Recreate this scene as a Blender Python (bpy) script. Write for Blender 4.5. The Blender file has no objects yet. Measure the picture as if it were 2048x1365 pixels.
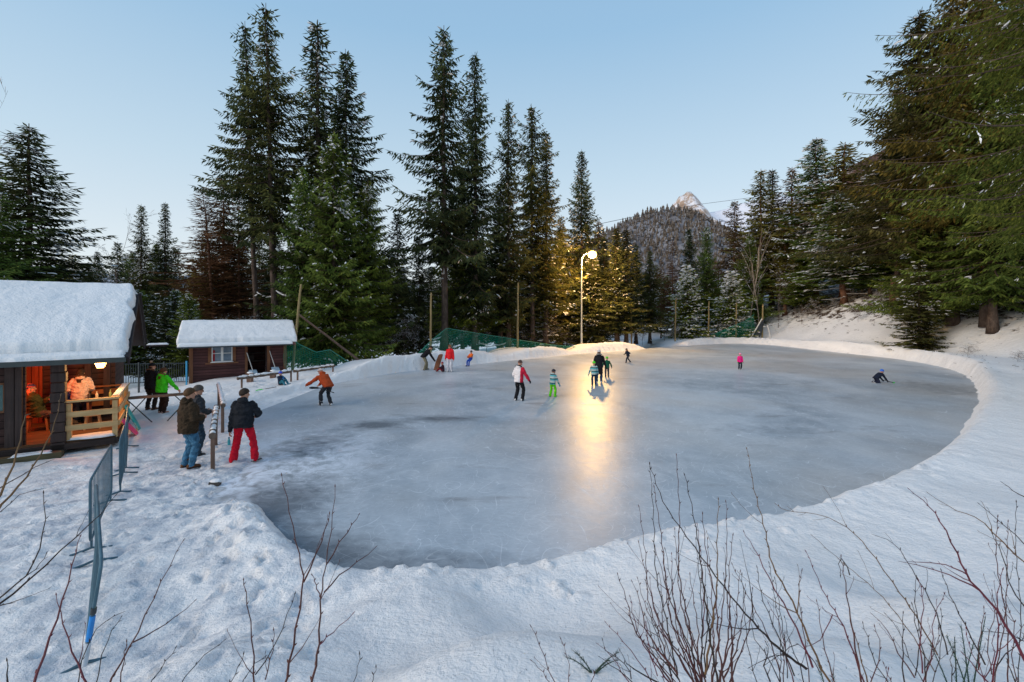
import bpy, bmesh, math, random
import numpy as np
from mathutils import Vector, Matrix, Euler
R = math.radians
S = bpy.context.scene
COL = S.collection
CZ, F, HY, CX = 3.65, 910.0, 628.0, 1024.0      # eye height, focal length in photo pixels, horizon row, centre column

def W(px, py, z=0.0):
    d = (CZ - z) * F / (py - HY)
    return Vector(((px - CX) / F * d, d, z))
def X(px, d): return (px - CX) / F * d
def Z(py, d): return CZ - (py - HY) * d / F
def Pd(px, py, d): return Vector((X(px, d), d, Z(py, d)))

def lin(c):
    return tuple((v / 12.92 if v <= .04045 else ((v + .055) / 1.055) ** 2.4) for v in c)
def rgb(r, g, b): return lin((r / 255, g / 255, b / 255))

# ------------------------------------------------------------------ noise
_rs = np.random.RandomState(7)
_P = _rs.permutation(512); _P = np.concatenate([_P, _P, _P])
_V = _rs.rand(512) * 2 - 1
def vn(x, y):
    x = np.asarray(x, float); y = np.asarray(y, float)
    xi = np.floor(x).astype(int); yi = np.floor(y).astype(int)
    xf = x - xi; yf = y - yi
    u = xf * xf * xf * (xf * (xf * 6 - 15) + 10); v = yf * yf * yf * (yf * (yf * 6 - 15) + 10)
    def h(a, b): return _V[_P[(a & 511)] ^ (b * 37 & 511)]
    n00 = h(xi, yi); n10 = h(xi + 1, yi); n01 = h(xi, yi + 1); n11 = h(xi + 1, yi + 1)
    return (n00 * (1 - u) + n10 * u) * (1 - v) + (n01 * (1 - u) + n11 * u) * v
def fbm(x, y, f=1.0, o=4, g=.5):
    t = 0; a = 1.0; n = 0
    for i in range(o):
        c, s = math.cos(.7 * i + .3), math.sin(.7 * i + .3)
        t = t + a * vn((x * c - y * s) * f + 17.3 * i, (x * s + y * c) * f + 5.1 * i); n += a; a *= g; f *= 2.03
    return t / n
def sstep(a, b, x):
    t = np.clip((x - a) / (b - a), 0, 1); return t * t * (3 - 2 * t)

# ------------------------------------------------------------------ mesh helpers
class MB:
    def __init__(s): s.v = []; s.f = []; s.m = []
    def add(s, vs, fs, m=0):
        o = len(s.v); s.v.extend([tuple(p) for p in vs])
        for f in fs: s.f.append(tuple(i + o for i in f)); s.m.append(m)
    def box(s, c, size, rot=None, m=0):
        c = Vector(c); hx, hy, hz = size[0] / 2, size[1] / 2, size[2] / 2
        M = rot if rot is not None else Matrix.Identity(3)
        if not isinstance(M, Matrix): M = Euler(M).to_matrix()
        vs = [c + M @ Vector((x * hx, y * hy, z * hz)) for x in (-1, 1) for y in (-1, 1) for z in (-1, 1)]
        s.add(vs, [(0, 1, 3, 2), (4, 6, 7, 5), (0, 4, 5, 1), (2, 3, 7, 6), (0, 2, 6, 4), (1, 5, 7, 3)], m)
    def beam(s, a, b, w, h, m=0):
        a = Vector(a); b = Vector(b); d = b - a; L = d.length; d.normalize()
        up = Vector((0, 0, 1)) if abs(d.z) < .95 else Vector((0, 1, 0))
        sx = d.cross(up).normalized(); uz = sx.cross(d)
        s.box((a + b) / 2, (w, L, h), Matrix((sx, d, uz)).transposed(), m)
    def tube(s, pts, rad, seg=8, m=0, cap=True):
        pts = [Vector(p) for p in pts]; n = len(pts)
        if not hasattr(rad, '__len__'): rad = [rad] * n
        o = len(s.v); t0 = (pts[1] - pts[0]).normalized()
        ref = Vector((0, 0, 1)) if abs(t0.z) < .9 else Vector((1, 0, 0))
        nx = t0.cross(ref).normalized()
        for i in range(n):
            t = (pts[min(i + 1, n - 1)] - pts[max(i - 1, 0)])
            t = t.normalized() if t.length > 1e-9 else t0
            nx = (nx - t * nx.dot(t));
            if nx.length < 1e-6: nx = t.orthogonal()
            nx.normalize(); ny = t.cross(nx)
            for k in range(seg):
                a = 2 * math.pi * k / seg
                s.v.append(tuple(pts[i] + (nx * math.cos(a) + ny * math.sin(a)) * rad[i]))
        for i in range(n - 1):
            for k in range(seg):
                k2 = (k + 1) % seg
                s.f.append((o + i * seg + k, o + i * seg + k2, o + (i + 1) * seg + k2, o + (i + 1) * seg + k)); s.m.append(m)
        if cap:
            s.f.append(tuple(o + k for k in reversed(range(seg)))); s.m.append(m)
            s.f.append(tuple(o + (n - 1) * seg + k for k in range(seg))); s.m.append(m)
    def cap(s, pts, rad, seg=10, m=0):      # tube with rounded ends
        pts = [Vector(p) for p in pts]; rad = list(rad) if hasattr(rad, '__len__') else [rad] * len(pts)
        a = (pts[0] - pts[1]).normalized(); b = (pts[-1] - pts[-2]).normalized()
        P = [pts[0] + a * rad[0] * .95, pts[0] + a * rad[0] * .6] + pts + [pts[-1] + b * rad[-1] * .6, pts[-1] + b * rad[-1] * .95]
        Q = [rad[0] * .3, rad[0] * .78] + rad + [rad[-1] * .78, rad[-1] * .3]
        s.tube(P, Q, seg, m)
    def ell(s, c, r, fr=None, seg=14, ring=8, m=0):
        c = Vector(c); M = fr if fr is not None else Matrix.Identity(3)
        vs = [c + M @ Vector((0, 0, r[2]))]
        for i in range(1, ring):
            th = math.pi * i / ring
            for k in range(seg):
                a = 2 * math.pi * k / seg
                vs.append(c + M @ Vector((r[0] * math.sin(th) * math.cos(a), r[1] * math.sin(th) * math.sin(a), r[2] * math.cos(th))))
        vs.append(c - M @ Vector((0, 0, r[2])))
        fs = [(0, 1 + k, 1 + (k + 1) % seg) for k in range(seg)]
        for i in range(ring - 2):
            for k in range(seg):
                a = 1 + i * seg; k2 = (k + 1) % seg
                fs.append((a + k, a + seg + k, a + seg + k2, a + k2))
        e = len(vs) - 1; a = 1 + (ring - 2) * seg
        fs += [(e, a + (k + 1) % seg, a + k) for k in range(seg)]
        s.add(vs, fs, m)
    def sect(s, secs, seg=16, m=0):         # closed loft, secs = (centre, side vector, depth vector)
        o = len(s.v); n = len(secs)
        for c, a, b in secs:
            for k in range(seg):
                t = 2 * math.pi * k / seg
                s.v.append(tuple(Vector(c) + Vector(a) * math.cos(t) + Vector(b) * math.sin(t)))
        for i in range(n - 1):
            for k in range(seg):
                k2 = (k + 1) % seg
                s.f.append((o + i * seg + k, o + i * seg + k2, o + (i + 1) * seg + k2, o + (i + 1) * seg + k)); s.m.append(m)
        s.f.append(tuple(o + k for k in reversed(range(seg)))); s.m.append(m)
        s.f.append(tuple(o + (n - 1) * seg + k for k in range(seg))); s.m.append(m)
    def mesh(s, name):
        me = bpy.data.meshes.new(name); me.from_pydata(s.v, [], s.f)
        me.polygons.foreach_set('material_index', s.m); me.update(); return me
    def build(s, name, mats, parent=None, smooth=True, bevel=0, angle=40, local=True):
        me = s.mesh(name)
        bm = bmesh.new(); bm.from_mesh(me); bmesh.ops.recalc_face_normals(bm, faces=bm.faces)
        if bevel: bmesh.ops.bevel(bm, geom=[e for e in bm.edges], offset=bevel, segments=1, affect='EDGES')
        bm.to_mesh(me); bm.free()
        return link(name, me, mats, parent, smooth, angle)
def link(name, me, mats, parent=None, smooth=True, angle=40):
    if not isinstance(mats, (list, tuple)): mats = [mats]
    for m in mats: me.materials.append(m)
    if smooth:
        me.shade_smooth() if hasattr(me, 'shade_smooth') else None
        try: me.set_sharp_from_angle(angle=R(angle))
        except Exception: pass
    o = bpy.data.objects.new(name, me); COL.objects.link(o)
    if parent: o.parent = parent
    return o
def soft(mb, name, mats, parent, vox, it=4, fac=.5):     # fuse overlapping volumes into ONE continuous surface
    me = mb.mesh(name); o = bpy.data.objects.new('tmp', me); COL.objects.link(o)
    r = o.modifiers.new('r', 'REMESH'); r.mode = 'VOXEL'; r.voxel_size = vox
    q = o.modifiers.new('s', 'SMOOTH'); q.iterations = it; q.factor = fac
    dg = bpy.context.evaluated_depsgraph_get()
    m2 = bpy.data.meshes.new_from_object(o.evaluated_get(dg)); m2.name = name
    bpy.data.objects.remove(o); bpy.data.meshes.remove(me)
    m2.materials.clear()
    return link(name, m2, mats, parent, True, 180)
def thing(name, label, cat, loc=(0, 0, 0), rz=0, group=None):
    o = bpy.data.objects.new(name, None); COL.objects.link(o); o.location = loc; o.rotation_euler = (0, 0, rz)
    o.empty_display_size = .2
    return tag(o, label, cat, group)
def tag(o, label, cat=None, group=None, kind=None):
    if label: o['label'] = label
    if cat: o['category'] = cat
    if group: o['group'] = group
    if kind: o['kind'] = kind
    return o

# ------------------------------------------------------------------ materials
class NT:
    def __init__(s, name):
        s.m = bpy.data.materials.new(name); s.m.use_nodes = True; s.t = s.m.node_tree; s.t.nodes.clear()
        s.out = s.n('ShaderNodeOutputMaterial')
    def n(s, ty, **kw):
        x = s.t.nodes.new(ty)
        for k, v in kw.items():
            if k.startswith('i_'):
                x.inputs[k[2:].replace('_', ' ')].default_value = v
            else: setattr(x, k, v)
        return x
    def l(s, a, b): s.t.links.new(a, b)
    def noise(s, scale, vec=None, det=4, rough=.55, dist=0):
        x = s.n('ShaderNodeTexNoise'); x.inputs['Scale'].default_value = scale; x.inputs['Detail'].default_value = det
        x.inputs['Roughness'].default_value = rough; x.inputs['Distortion'].default_value = dist
        if vec is not None: s.l(vec, x.inputs['Vector'])
        return x.outputs[0]
    def ramp(s, fac, stops, interp='LINEAR'):
        x = s.n('ShaderNodeValToRGB'); x.color_ramp.interpolation = interp
        e = x.color_ramp.elements
        while len(e) < len(stops): e.new(.5)
        for q, (p, c) in zip(e, stops):
            q.position = p; q.color = (c, c, c, 1) if not hasattr(c, '__len__') else (*c[:3], 1)
        s.l(fac, x.inputs[0]); return x.outputs[0]
    def mix(s, f, a, b, mode='MIX'):
        x = s.n('ShaderNodeMix', data_type='RGBA', blend_type=mode)
        for i, v in ((0, f), (6, a), (7, b)):
            if hasattr(v, 'is_output'): s.l(v, x.inputs[i])
            elif hasattr(v, '__len__'): x.inputs[i].default_value = (*v[:3], 1)
            else: x.inputs[i].default_value = v
        return x.outputs[2]
    def math(s, op, a, b=0, clamp=False):
        x = s.n('ShaderNodeMath', operation=op); x.use_clamp = clamp
        for i, v in ((0, a), (1, b)):
            if hasattr(v, 'is_output'): s.l(v, x.inputs[i])
            else: x.inputs[i].default_value = v
        return x.outputs[0]
    def map(s, vec, sc=(1, 1, 1), rot=(0, 0, 0), loc=(0, 0, 0)):
        x = s.n('ShaderNodeMapping'); x.inputs['Scale'].default_value = sc; x.inputs['Rotation'].default_value = rot
        x.inputs['Location'].default_value = loc
        s.l(vec, x.inputs[0]); return x.outputs[0]
    def obj(s): return s.n('ShaderNodeTexCoord').outputs['Object']
    def pos(s): return s.n('ShaderNodeNewGeometry').outputs['Position']
    def bump(s, h, st=.3, dist=.02, nrm=None):
        x = s.n('ShaderNodeBump'); x.inputs['Strength'].default_value = st; x.inputs['Distance'].default_value = dist
        s.l(h, x.inputs['Height'])
        if nrm is not None: s.l(nrm, x.inputs['Normal'])
        return x.outputs[0]
    def pbr(s, col, rough=.7, nrm=None, spec=.3, metal=0, emit=None, es=0):
        b = s.n('ShaderNodeBsdfPrincipled')
        for k, v in (('Base Color', col), ('Roughness', rough), ('Specular IOR Level', spec), ('Metallic', metal)):
            if hasattr(v, 'is_output'): s.l(v, b.inputs[k])
            elif hasattr(v, '__len__'): b.inputs[k].default_value = (*v[:3], 1)
            else: b.inputs[k].default_value = v
        if nrm is not None: s.l(nrm, b.inputs['Normal'])
        if emit: b.inputs['Emission Color'].default_value = (*emit, 1); b.inputs['Emission Strength'].default_value = es
        s.l(b.outputs[0], s.out.inputs[0]); s.b = b; return s.m

_mc = {}
def fabric(name, c, quilt=0, rough=.85, var=.25, spec=.15):
    if name in _mc: return _mc[name]
    t = NT(name); o = t.obj()
    n1 = t.noise(9, o, 4); n2 = t.noise(160, o, 2)
    c2 = tuple(v * (1 - var) for v in c); c3 = tuple(min(1, v * (1 + var)) for v in c)
    col = t.ramp(n1, [(.3, c2), (.7, c3)])
    h = t.noise(14, t.map(o, (1, 1, .7)), 3, .6, 1.2)
    nr = t.bump(h, .55, .05)
    if quilt:
        w = t.n('ShaderNodeTexWave', bands_direction='Z', wave_profile='SIN'); w.inputs['Scale'].default_value = quilt
        w.inputs['Distortion'].default_value = .8; t.l(o, w.inputs[0]); nr = t.bump(w.outputs['Fac'], .45, .02, nr)
        col = t.mix(.35, col, t.mix(1, col, t.ramp(w.outputs['Fac'], [(0, .65), (.25, 1)]), 'MULTIPLY'))
    nr = t.bump(n2, .2, .004, nr)
    _mc[name] = t.pbr(col, rough, nr, spec); return _mc[name]
def plain(name, c, rough=.5, metal=0, spec=.4, var=.12, scale=6, bump=.1):
    if name in _mc: return _mc[name]
    t = NT(name); o = t.obj(); n = t.noise(scale, o, 5)
    col = t.ramp(n, [(.3, tuple(v * (1 - var) for v in c)), (.7, tuple(min(1, v * (1 + var)) for v in c))])
    _mc[name] = t.pbr(col, rough, t.bump(t.noise(scale * 8, o, 3), bump, .01), spec, metal); return _mc[name]
def stripes(name, cols, freq, off=0):     # horizontal bands in the cloth
    t = NT(name); o = t.obj(); sp = t.n('ShaderNodeSeparateXYZ'); t.l(o, sp.inputs[0])
    z = t.math('FRACT', t.math('ADD', t.math('MULTIPLY', sp.outputs[2], freq), off))
    st = [(i / len(cols), c) for i, c in enumerate(cols)]
    col = t.ramp(z, st, 'CONSTANT')
    return t.pbr(col, .85, t.bump(t.noise(14, o, 3), .5, .04), .15)
def twotone(name, a, b, axis, edge, soft=.005, extra=None):
    t = NT(name); o = t.obj(); sp = t.n('ShaderNodeSeparateXYZ'); t.l(o, sp.inputs[0])
    f = t.ramp(t.math('ADD', t.math('MULTIPLY', t.math('SUBTRACT', sp.outputs[axis], edge), 1 / (2 * soft)), .5, True), [(0, 0.), (1, 1.)])
    col = t.mix(f, a, b)
    return t.pbr(col, .85, t.bump(t.noise(14, o, 3), .5, .04), .15)
def wood(name, c, c2, axis=0, board=0, rough=.75, scale=1.0, gap_ax=2):
    if name in _mc: return _mc[name]
    t = NT(name); o = t.obj(); sc = [14 * scale] * 3; sc[axis] = 1.1 * scale
    g = t.noise(1.0, t.map(o, sc), 6, .62, .6); big = t.noise(1.7, o, 3)
    col = t.ramp(g, [(.28, c2), (.7, c)])
    col = t.mix(t.ramp(big, [(.35, 0.), (.7, .45)]), col, tuple(v * .55 for v in c2))
    nr = t.bump(g, .4, .01)
    if board:
        sp = t.n('ShaderNodeSeparateXYZ'); t.l(o, sp.inputs[0]); q = t.math('MULTIPLY', sp.outputs[gap_ax], 1 / board)
        fr = t.math('FRACT', q)
        gap = t.ramp(fr, [(0, 0.), (.07, 0.), (.12, .7), (.9, 1.)])
        col = t.mix(1, col, t.ramp(gap, [(0, .2), (1, 1.)]), 'MULTIPLY')
        wn = t.n('ShaderNodeTexWhiteNoise', noise_dimensions='1D'); t.l(t.math('FLOOR', q), wn.inputs['W'])
        col = t.mix(1, col, t.ramp(wn.outputs[0], [(0, .68), (1, 1.15)]), 'MULTIPLY')
        nr = t.bump(gap, .9, .02, nr)
    _mc[name] = t.pbr(col, rough, nr, .25); return _mc[name]

def make_snow(name, dirt=False, tint=(.90, .885, .87), fine=1.0, iced=False):
    t = NT(name); p = t.pos()
    big = t.noise(.55, p, 5); mid = t.noise(3.5, p, 6, .6); fi = t.noise(22, p, 5, .65); cr = t.noise(90, p, 3, .7)
    col = t.ramp(big, [(.3, tuple(v * .90 for v in tint)), (.7, tint)])
    col = t.mix(t.ramp(fi, [(.35, .22), (.6, 0.)]), col, tuple(v * m for v, m in zip(tint, (.74, .82, .9))))
    nr = t.bump(mid, .45 * fine, .18); nr = t.bump(fi, .5 * fine, .05, nr); nr = t.bump(t.noise(9, t.map(p, (1, 3.2, 1), (0, 0, .5)), 5, .6), .30 * fine, .05, nr); nr = t.bump(cr, .3 * fine, .012, nr)
    if dirt:
        a = t.n('ShaderNodeAttribute', attribute_name='dirt').outputs['Fac']
        m = t.noise(1.1, t.map(p, (1, 1, 2.6)), 7, .68, .4)
        d = t.math('ADD', m, t.math('MULTIPLY', a, .30))
        f = t.ramp(d, [(.76, 0.), (.84, 1.)])
        br = t.ramp(t.noise(6, p, 5), [(.3, (.020, .014, .009)), (.55, (.075, .043, .022)), (.75, (.16, .095, .045))])
        col = t.mix(f, col, br); nr = t.bump(f, .6, .1, nr)
        a2 = t.n('ShaderNodeAttribute', attribute_name='trod').outputs['Fac']
        f2 = t.math('MULTIPLY', t.ramp(t.noise(2.1, p, 7, .65, .5), [(.42, 0.), (.62, 1.)]), a2, True)
        col = t.mix(f2, col, (.40, .45, .52))
    m = t.pbr(col, .62, nr, .28)
    return m
SNOW = make_snow('snow_ground', True)
SNOWR = make_snow('snow_roof', fine=.9, tint=(.90, .89, .88))
SNOWT = plain('snow_on_branch', (.82, .82, .83), .8, 0, .1, .06)
SKIN = plain('skin', (.52, .27, .18), .55, 0, .3, .12, 20)
EYEM = plain('eye_dark', (.03, .02, .02), .2)
DARK = plain('dark_rubber', (.02, .02, .022), .6)
STEEL = plain('galvanised_steel', (.30, .36, .41), .42, .75, .5, .25, 5)
STEELD = plain('dark_steel', (.05, .06, .065), .5, .5)
BLADE = plain('skate_steel', (.6, .62, .65), .25, 1)

# ------------------------------------------------------------------ camera
cam = bpy.data.cameras.new('camera'); co = bpy.data.objects.new('camera', cam); COL.objects.link(co)
co.location = (0, 0, CZ); co.rotation_euler = (R(90), 0, 0)
cam.sensor_width = 36; cam.lens = F / 2048 * 36; cam.shift_y = -(682.5 - HY) / 2048
cam.clip_start = .05; cam.clip_end = 20000
S.camera = co
S.view_settings.view_transform = 'Standard'; S.view_settings.look = 'None'; S.view_settings.exposure = 0

# ------------------------------------------------------------------ world and sun
SUN_EL, SUN_AZ = R(27), R(-122)      # low sun, left and behind the camera (azimuth measured from +Y towards +X)
w = bpy.data.worlds.new('World'); S.world = w; w.use_nodes = True; nt = w.node_tree; nt.nodes.clear()
wo = nt.nodes.new('ShaderNodeOutputWorld'); bg = nt.nodes.new('ShaderNodeBackground')
sky = nt.nodes.new('ShaderNodeTexSky'); sky.sky_type = 'NISHITA'; sky.sun_disc = False
sky.sun_elevation = SUN_EL; sky.sun_rotation = SUN_AZ; sky.altitude = 1200; sky.air_density = 1.0; sky.dust_density = .6; sky.ozone_density = 1.4
tc = nt.nodes.new('ShaderNodeTexCoord'); sp = nt.nodes.new('ShaderNodeSeparateXYZ'); nt.links.new(tc.outputs['Generated'], sp.inputs[0])
rp = nt.nodes.new('ShaderNodeValToRGB'); nt.links.new(sp.outputs[2], rp.inputs[0])
stops = [(0.0, (.90, .91, .91)), (.12, (.78, .86, .90)), (.28, (.60, .765, .88)), (.52, (.36, .59, .82)), (1.0, (.22, .41, .70))]
while len(rp.color_ramp.elements) < len(stops): rp.color_ramp.elements.new(.5)
for e, (p, c) in zip(rp.color_ramp.elements, stops): e.position = p; e.color = (*c, 1)
mu = nt.nodes.new('ShaderNodeMix'); mu.data_type = 'RGBA'
sc_ = nt.nodes.new('ShaderNodeVectorMath'); sc_.operation = 'SCALE'; sc_.inputs['Scale'].default_value = .11
nt.links.new(sky.outputs[0], sc_.inputs[0])
mu.inputs[0].default_value = .8; nt.links.new(sc_.outputs[0], mu.inputs[6]); nt.links.new(rp.outputs[0], mu.inputs[7])
nt.links.new(mu.outputs[2], bg.inputs[0]); bg.inputs[1].default_value = 1.06
nt.links.new(bg.outputs[0], wo.inputs[0])
sl = bpy.data.lights.new('sun', 'SUN'); sl.energy = 2.1; sl.angle = R(40); sl.color = (1, .84, .68)
so = bpy.data.objects.new('sun', sl); COL.objects.link(so)
sd = Vector((math.sin(SUN_AZ) * math.cos(SUN_EL), math.cos(SUN_AZ) * math.cos(SUN_EL), math.sin(SUN_EL)))
so.rotation_euler = sd.to_track_quat('Z', 'Y').to_euler(); so.location = sd * 60

# ------------------------------------------------------------------ ice outline and terrain
edge_px = [(470, 1003), (530, 1010), (548, 1038), (600, 1085), (650, 1115), (720, 1133), (800, 1141), (900, 1139), (1000, 1130), (1100, 1114),
    (1200, 1098), (1300, 1082), (1400, 1063), (1500, 1040), (1600, 1018), (1700, 988), (1780, 955), (1850, 915), (1910, 870),
    (1945, 820), (1952, 790), (1945, 765), (1925, 748), (1880, 733), (1800, 719), (1700, 708), (1600, 697), (1540, 690),
    (1460, 687), (1380, 691), (1320, 697), (1155, 708), (1054, 719), (952, 729), (870, 738), (800, 745), (760, 752), (670, 768), (560, 790),
    (515, 802), (500, 830), (540, 870), (535, 910), (505, 950), (455, 980)]
EDGE = np.array([W(a, b)[:2] for a, b in edge_px])
def smooth_poly(P, n=2):
    for _ in range(n):
        Q = np.roll(P, -1, 0); P = np.stack([P * .75 + Q * .25, P * .25 + Q * .75], 1).reshape(-1, 2)
    return P
EDGE = smooth_poly(EDGE)
def sdist(x, y):
    x = np.atleast_1d(x).astype(float).ravel(); y = np.atleast_1d(y).astype(float).ravel()
    best = np.full(x.shape, 1e18); inside = np.zeros(x.shape, bool)
    A = EDGE; B = np.roll(EDGE, -1, 0)
    for (ax, ay), (bx, by) in zip(A, B):
        dx, dy = bx - ax, by - ay; L = dx * dx + dy * dy + 1e-12
        t = np.clip(((x - ax) * dx + (y - ay) * dy) / L, 0, 1)
        best = np.minimum(best, (x - ax - t * dx) ** 2 + (y - ay - t * dy) ** 2)
        c = ((ay > y) != (by > y)); xx = (bx - ax) * (y - ay) / ((by - ay) if by != ay else 1e-12) + ax
        inside ^= c & (x < xx)
    return np.where(inside, -1, 1) * np.sqrt(best)
# anchors: x, y, plateau height, bank crest height
ANC = np.array([(-6.3, 9.5, .03, 0), (-8, 12, .03, 0), (-7, 14, .03, .0), (-11, 11, .03, 0), (-6.5, 7, .05, .06), (-4, 7.6, .12, .22), (-2.6, 5.8, .16, .10), (-4.4, 4.8, .02, .05), (-6, 4, .0, 0),
    (-11, 15, .05, 0), (-12, 12, .0, 0), (-10, 18, .05, .0), (-13, 22, .12, .1), (-15, 24.5, .15, .2), (-13, 26, .3, .3), (-9, 30, .6, .45), (-6, 34, .65, .5), (0, 41, .6, .45), (8, 47, .55, .4), (22, 58, .5, .25),
    (30, 54, .55, .2), (36, 44, .9, .15), (30, 30, .75, .12), (25, 20, .55, .12), (19, 11.5, .45, .12), (12, 7.6, .28, .07), (5, 6.0, .22, .06), (0, 5.6, .16, .06), (-1, 4.9, .40, 0), (3, 4.9, .42, 0),
    (0, 3.2, 1.05, 0), (-2.5, 3.4, .62, 0), (2.5, 3.2, 1.05, 0), (4.5, 4, .9, 0), (0, 0, 2.05, 0), (-4, 1.5, .9, 0), (4, 1, 1.9, 0), (0, -8, 2.6, 0), (-9, -2, 1.0, 0), (10, 0, 2.0, 0), (14, 5, .9, 0),
    (-20, 8, -.2, 0), (-20, 20, -.3, 0), (-24, 35, -4.0, 0), (-8, 48, -3.0, 0), (-20, 29, -2.2, 0), (-15.5, 32, -2.2, 0), (-12, 38, -3.4, 0), (-4, 45, -3.6, 0), (4, 51, -3.2, 0), (12, 58, -2.6, 0), (-25, 24, -1.6, 0), (-19, 25.5, -.2, 0), (-30, 60, -6, 0), (6, 65, -1.0, 0), (25, 75, .8, 0), (0, 90, -4, 0)])
def height(x, y, fine=True):
    sh = np.shape(x); x = np.atleast_1d(x).astype(float).ravel(); y = np.atleast_1d(y).astype(float).ravel()
    s = sdist(x, y) + .10 * fbm(x, y, 1.1, 4) + .05 * fbm(x, y, 6, 3)
    ws = np.zeros_like(x); pz = np.zeros_like(x); cz = np.zeros_like(x)
    for ax, ay, h, c in ANC:
        sc = 1.0 + .06 * math.hypot(ax, ay)
        wgt = 1 / (((x - ax) ** 2 + (y - ay) ** 2) / sc ** 2 + .15) ** 2
        ws += wgt; pz += wgt * h; cz += wgt * c
    pz /= ws; cz /= ws
    hx = x - 32.6 - 2.0 * fbm(x, y, .07, 2); hx = np.maximum(hx, 0)
    hill = hx * hx / (hx + 1.6) * .68; hill = 30 * (1 - np.exp(-hill / 30))
    hill = hill * sstep(8, 28, y)
    rise = sstep(-.02, .55, s)
    z = -.09 + (pz + .09) * rise
    z += 1.15 * cz * np.exp(-((s - .62) / .5) ** 2) * (s > 0) * sstep(0, .3, s)
    z += hill * sstep(0, 3, s)
    z = np.where(s < 0, -.09 + .02 * s.clip(-3, 0), z)
    near = sstep(.15, 1.5, s)
    trod = np.exp(-(((x + 7.2) / 4.2) ** 2 + ((y - 9.5) / 5.5) ** 2) * .9) + .5 * np.exp(-(((x + 3.5) / 2.2) ** 2 + ((y - 5) / 2) ** 2))
    trod = np.clip(trod, 0, 1) * sstep(-.3, .4, s)
    if fine:
        z += near * (.08 * fbm(x, y, .35, 3) + .022 * fbm(x, y, 2.2, 4)) + .35 * sstep(4, 14, hill) * fbm(x, y, .22, 3) + .22 * sstep(.3, 3, hill) * fbm(x, y, .8, 4)
        z += trod * (.050 * fbm(x, y, 2.6, 4, .62) + .040 * np.maximum(0, .5 - np.abs(fbm(x, y, 3.4, 3, .6)) * 2.2) ** 1.0 * sstep(-.2, .3, fbm(x, y, .8, 2)) + .030 * np.maximum(0, fbm(x + 9, y, 6.5, 3, .7)) - .008)
        # ploughed rubble on bank shoulders
        z += (.03 * fbm(x, y, 5, 4, .6) + .22 * cz * fbm(x, y, 1.3, 4, .6)) * np.exp(-((s - .7) / .6) ** 2) * (s > 0)
    dirt = .5 * sstep(.1, .6, hill) + .5 * sstep(.8, 3.5, hill) * (1 - .2 * sstep(6, 14, hill))
    return z.reshape(sh) if sh else float(z[0]), (dirt, trod, s)
def G(x, y): return height(np.float64(x), np.float64(y), False)[0] if False else float(height(np.array([x]), np.array([y]))[0][0])

def lines(segs):
    out = [segs[0][0]]
    for a, b, st0, st1 in segs:
        p = a
        while p < b - 1e-6:
            t = (p - a) / (b - a); p += st0 * (st1 / st0) ** t; out.append(min(p, b))
    return np.array(out)
gx = lines([(-3500, -60, 400, 12), (-60, -14, 6, .35), (-14, 4, .055, .055), (4, 13, .06, .12), (13, 60, .2, .8), (60, 140, 1.2, 8), (140, 3500, 12, 450)])
gy = lines([(-400, -6, 60, 1.5), (-6, 2, .6, .12), (2, 8, .045, .045), (8, 17, .05, .10), (17, 34, .12, .28), (34, 75, .3, .8), (75, 160, 1.2, 8), (160, 4500, 12, 450)])
GX, GY = np.meshgrid(gx, gy)
GZ, (DIRT, TROD, SD) = height(GX, GY)
rn = random.Random(5)
def dent(cx, cy, rx, ry, ang, dep):
    m = 2.2 * max(rx, ry)
    i0, i1 = np.searchsorted(gx, (cx - m, cx + m)); j0, j1 = np.searchsorted(gy, (cy - m, cy + m))
    if i1 - i0 < 2 or j1 - j0 < 2: return
    xx = GX[j0:j1, i0:i1] - cx; yy = GY[j0:j1, i0:i1] - cy
    u = (xx * math.cos(ang) + yy * math.sin(ang)) / rx; v = (-xx * math.sin(ang) + yy * math.cos(ang)) / ry
    q = np.sqrt(u * u + v * v)
    GZ[j0:j1, i0:i1] += -dep * 1.1 * (1 - sstep(.72, 1.05, q)) + dep * .35 * np.exp(-((q - 1.25) / .25) ** 2)
def track(pts, n, jit, dep):
    for i in range(n):
        t = i / max(1, n - 1) * (len(pts) - 1); k = min(int(t), len(pts) - 2); f = t - k
        a = Vector(pts[k]); b = Vector(pts[k + 1]); p = a.lerp(b, f); d = (b - a).normalized(); nrm = Vector((-d.y, d.x))
        p = p + nrm * (.12 if i % 2 else -.12) + Vector((rn.uniform(-jit, jit), rn.uniform(-jit, jit)))
        dent(p.x, p.y, .15, .065, math.atan2(d.y, d.x) + rn.uniform(-.3, .3), dep * rn.uniform(.6, 1.2))
track([(-2.9, 3.4), (-4.0, 6.2), (-5.2, 8.4), (-6.0, 10.5)], 22, .10, .06)
track([(-2.3, 3.0), (-3.0, 5.4), (-4.6, 7.6), (-7.6, 10.5), (-9.5, 14)], 30, .12, .05)
track([(-1.6, 3.6), (-2.6, 5.0), (-5.4, 8.8)], 16, .15, .045)
track([(-4.6, 3.0), (-5.6, 7.4), (-8.0, 11.5), (-10.0, 17)], 34, .3, .05)
for _ in range(520):
    x = rn.gauss(-7.2, 2.8); y = rn.gauss(10.5, 4.0)
    if y < 3: continue
    s_ = SD.reshape(GX.shape)[min(len(gy) - 1, np.searchsorted(gy, y)), min(len(gx) - 1, np.searchsorted(gx, x))]
    if s_ < .35: continue
    dent(x, y, rn.uniform(.09, .17), rn.uniform(.05, .09), rn.uniform(0, 3.14), rn.uniform(.012, .045))
for _ in range(34):
    x = rn.uniform(-4.6, 0); y = rn.uniform(3.3, 6.2); dent(x, y, rn.uniform(.06, .14), rn.uniform(.04, .1), rn.uniform(0, 3.14), rn.uniform(.01, .035))
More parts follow.
